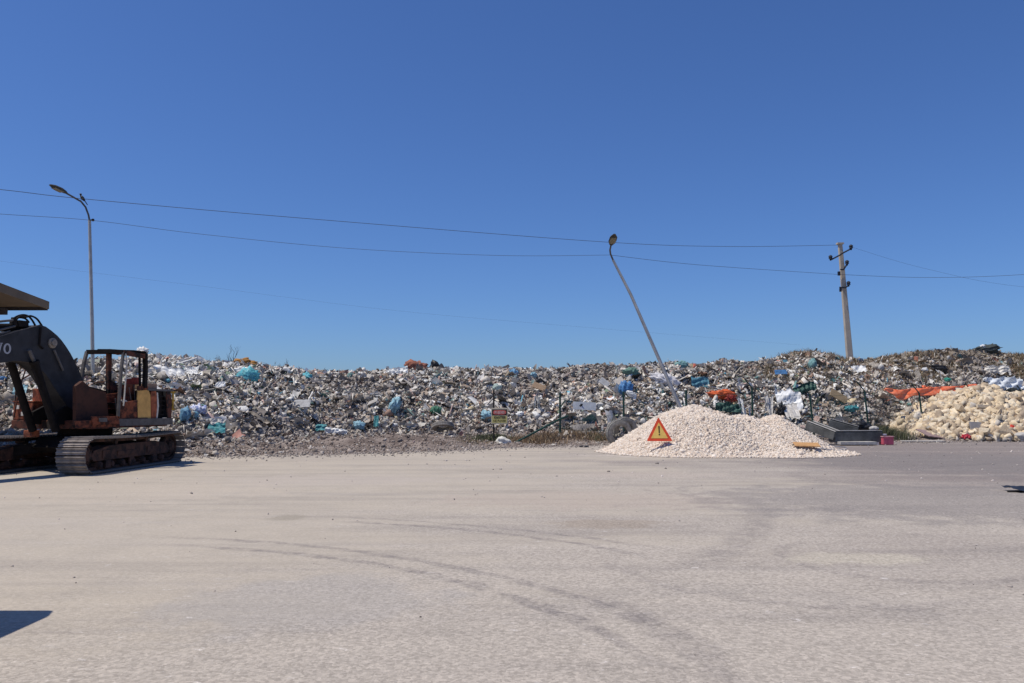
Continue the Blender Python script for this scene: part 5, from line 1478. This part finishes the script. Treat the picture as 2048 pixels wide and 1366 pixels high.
for s in (-1, 1):
    MB().prism([(-1.05, 1.2), (-1.6, 1.98), (-2.2, 2.02), (-2.2, 1.2)], 0, .01).build('side_window', m_vg, van).matrix_local = Matrix(((0, 1, 0, s * (vw / 2 - .083) + (0 if s > 0 else -.01)), (1, 0, 0, 0), (0, 0, 1, 0), (0, 0, 0, 1)))
    MB().box((s * (vw / 2 + .10), -1.15, 1.2), (.2, .1, .22)).build('mirror', m_blk, van, bevel=.02)
    MB().box((s * .68, -.02, .72), (.34, .06, .16)).build('headlight', m_vg, van, bevel=.015)
    for yy in (-.85, -3.75):
        w_ = MB().lathe([(.0, -.1), (.2, -.1), (.22, -.11), (.32, -.1), (.335, -.06), (.335, .06), (.32, .1), (.22, .11), (.2, .1), (0, .1)], 28, 'x', (s * (vw / 2 - .12), yy, .335)).build('wheel', m_blk, van, smooth=True)
        MB().lathe([(0, -.01), (.19, -.01), (.19, .01), (0, .02)], 20, 'x', (s * (vw / 2 - .02), yy, .335)).build('hubcap', m_galv, w_, smooth=True)
MB().box((0, -1.19, 1.64), (vw * .78, .02, 1.05), (R(-35), 0, 0)).build('windscreen', m_vg, van)

# ------------------------------------------------------------------ small things on the yard
dk = empty('shadow_sheet', G(2044, 984), 0, 'added dark blue black sheet made to look like a shadow at the right edge', 'plastic sheet')  # thin dark sheet added as a guess, coloured like a cast shadow
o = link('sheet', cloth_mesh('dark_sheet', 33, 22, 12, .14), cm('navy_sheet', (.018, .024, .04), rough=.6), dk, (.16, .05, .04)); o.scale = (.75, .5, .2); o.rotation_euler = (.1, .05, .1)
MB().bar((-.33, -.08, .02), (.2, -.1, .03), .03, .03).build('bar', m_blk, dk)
pr_ = []
rr = np.random.default_rng(12)
n = 750
x = rr.uniform(-16, 22, n); y = 5 + 30 * rr.random(n) ** .8
ok = np.abs(x / y) < .72; x, y = x[ok], y[ok]; n = len(x)
szs = np.clip(.012 * np.exp(rr.normal(0, .5, n)), .005, .05) * np.clip(y / 14, .6, 1.6)
V, T, C = bake(gp, rr.integers(0, 8, n), np.stack([x, y, np.full(n, .008)], -1), rot_mats(n, rr), np.stack([szs * 1.3, szs, szs * .7], -1), np.array([(.35, .31, .28)]) * rr.uniform(.4, 1.9, (n, 1)))
tag(link('pebbles', np_mesh('pebbles', V, T, C), m_stone), kind='stuff')
# dirt crumbs and spill along the yard edge
n = 9000
q = rr.uniform(-200, 2250, n); d_ = EDGE(q) + rr.normal(0.5, 1.1, n); x = (q - 1024) / F * d_
szs = np.clip(.028 * np.exp(rr.normal(0, .5, n)), .01, .11)
V, T, C = bake(gp, rr.integers(0, 8, n), np.stack([x, d_, np.maximum(H(x, d_), 0) + .01], -1), rot_mats(n, rr), np.stack([szs * 1.3, szs, szs * .6], -1), np.array([(.31, .27, .24)]) * rr.uniform(.6, 1.4, (n, 1)))
tag(link('dirt_crumbs', np_mesh('dirt_crumbs', V, T, C), m_stone), kind='stuff')

n = 11000
q = rr.uniform(330, 1300, n); u = rr.random(n); e_ = EDGE(q); t_ = TOE(q); d_ = e_ + (t_ + .8 - e_) * u; x = (q - 1024) / F * d_
szs = np.clip(.024 * np.exp(rr.normal(0, .6, n)), .008, .2)
cl = np.array([(.24, .19, .16), (.31, .26, .225), (.14, .11, .095), (.46, .43, .39)])[rr.choice(4, n, p=[.42, .3, .24, .04])] * rr.uniform(.7, 1.3, (n, 1))
V, T, C = bake(gp, rr.integers(0, 8, n), np.stack([x, d_, np.maximum(H(x, d_), 0) + .015], -1), rot_mats(n, rr), np.stack([szs * 1.4, szs, szs * .6], -1), cl)
tag(link('dirt_lumps', np_mesh('dirt_lumps', V, T, C), m_stone), kind='stuff')
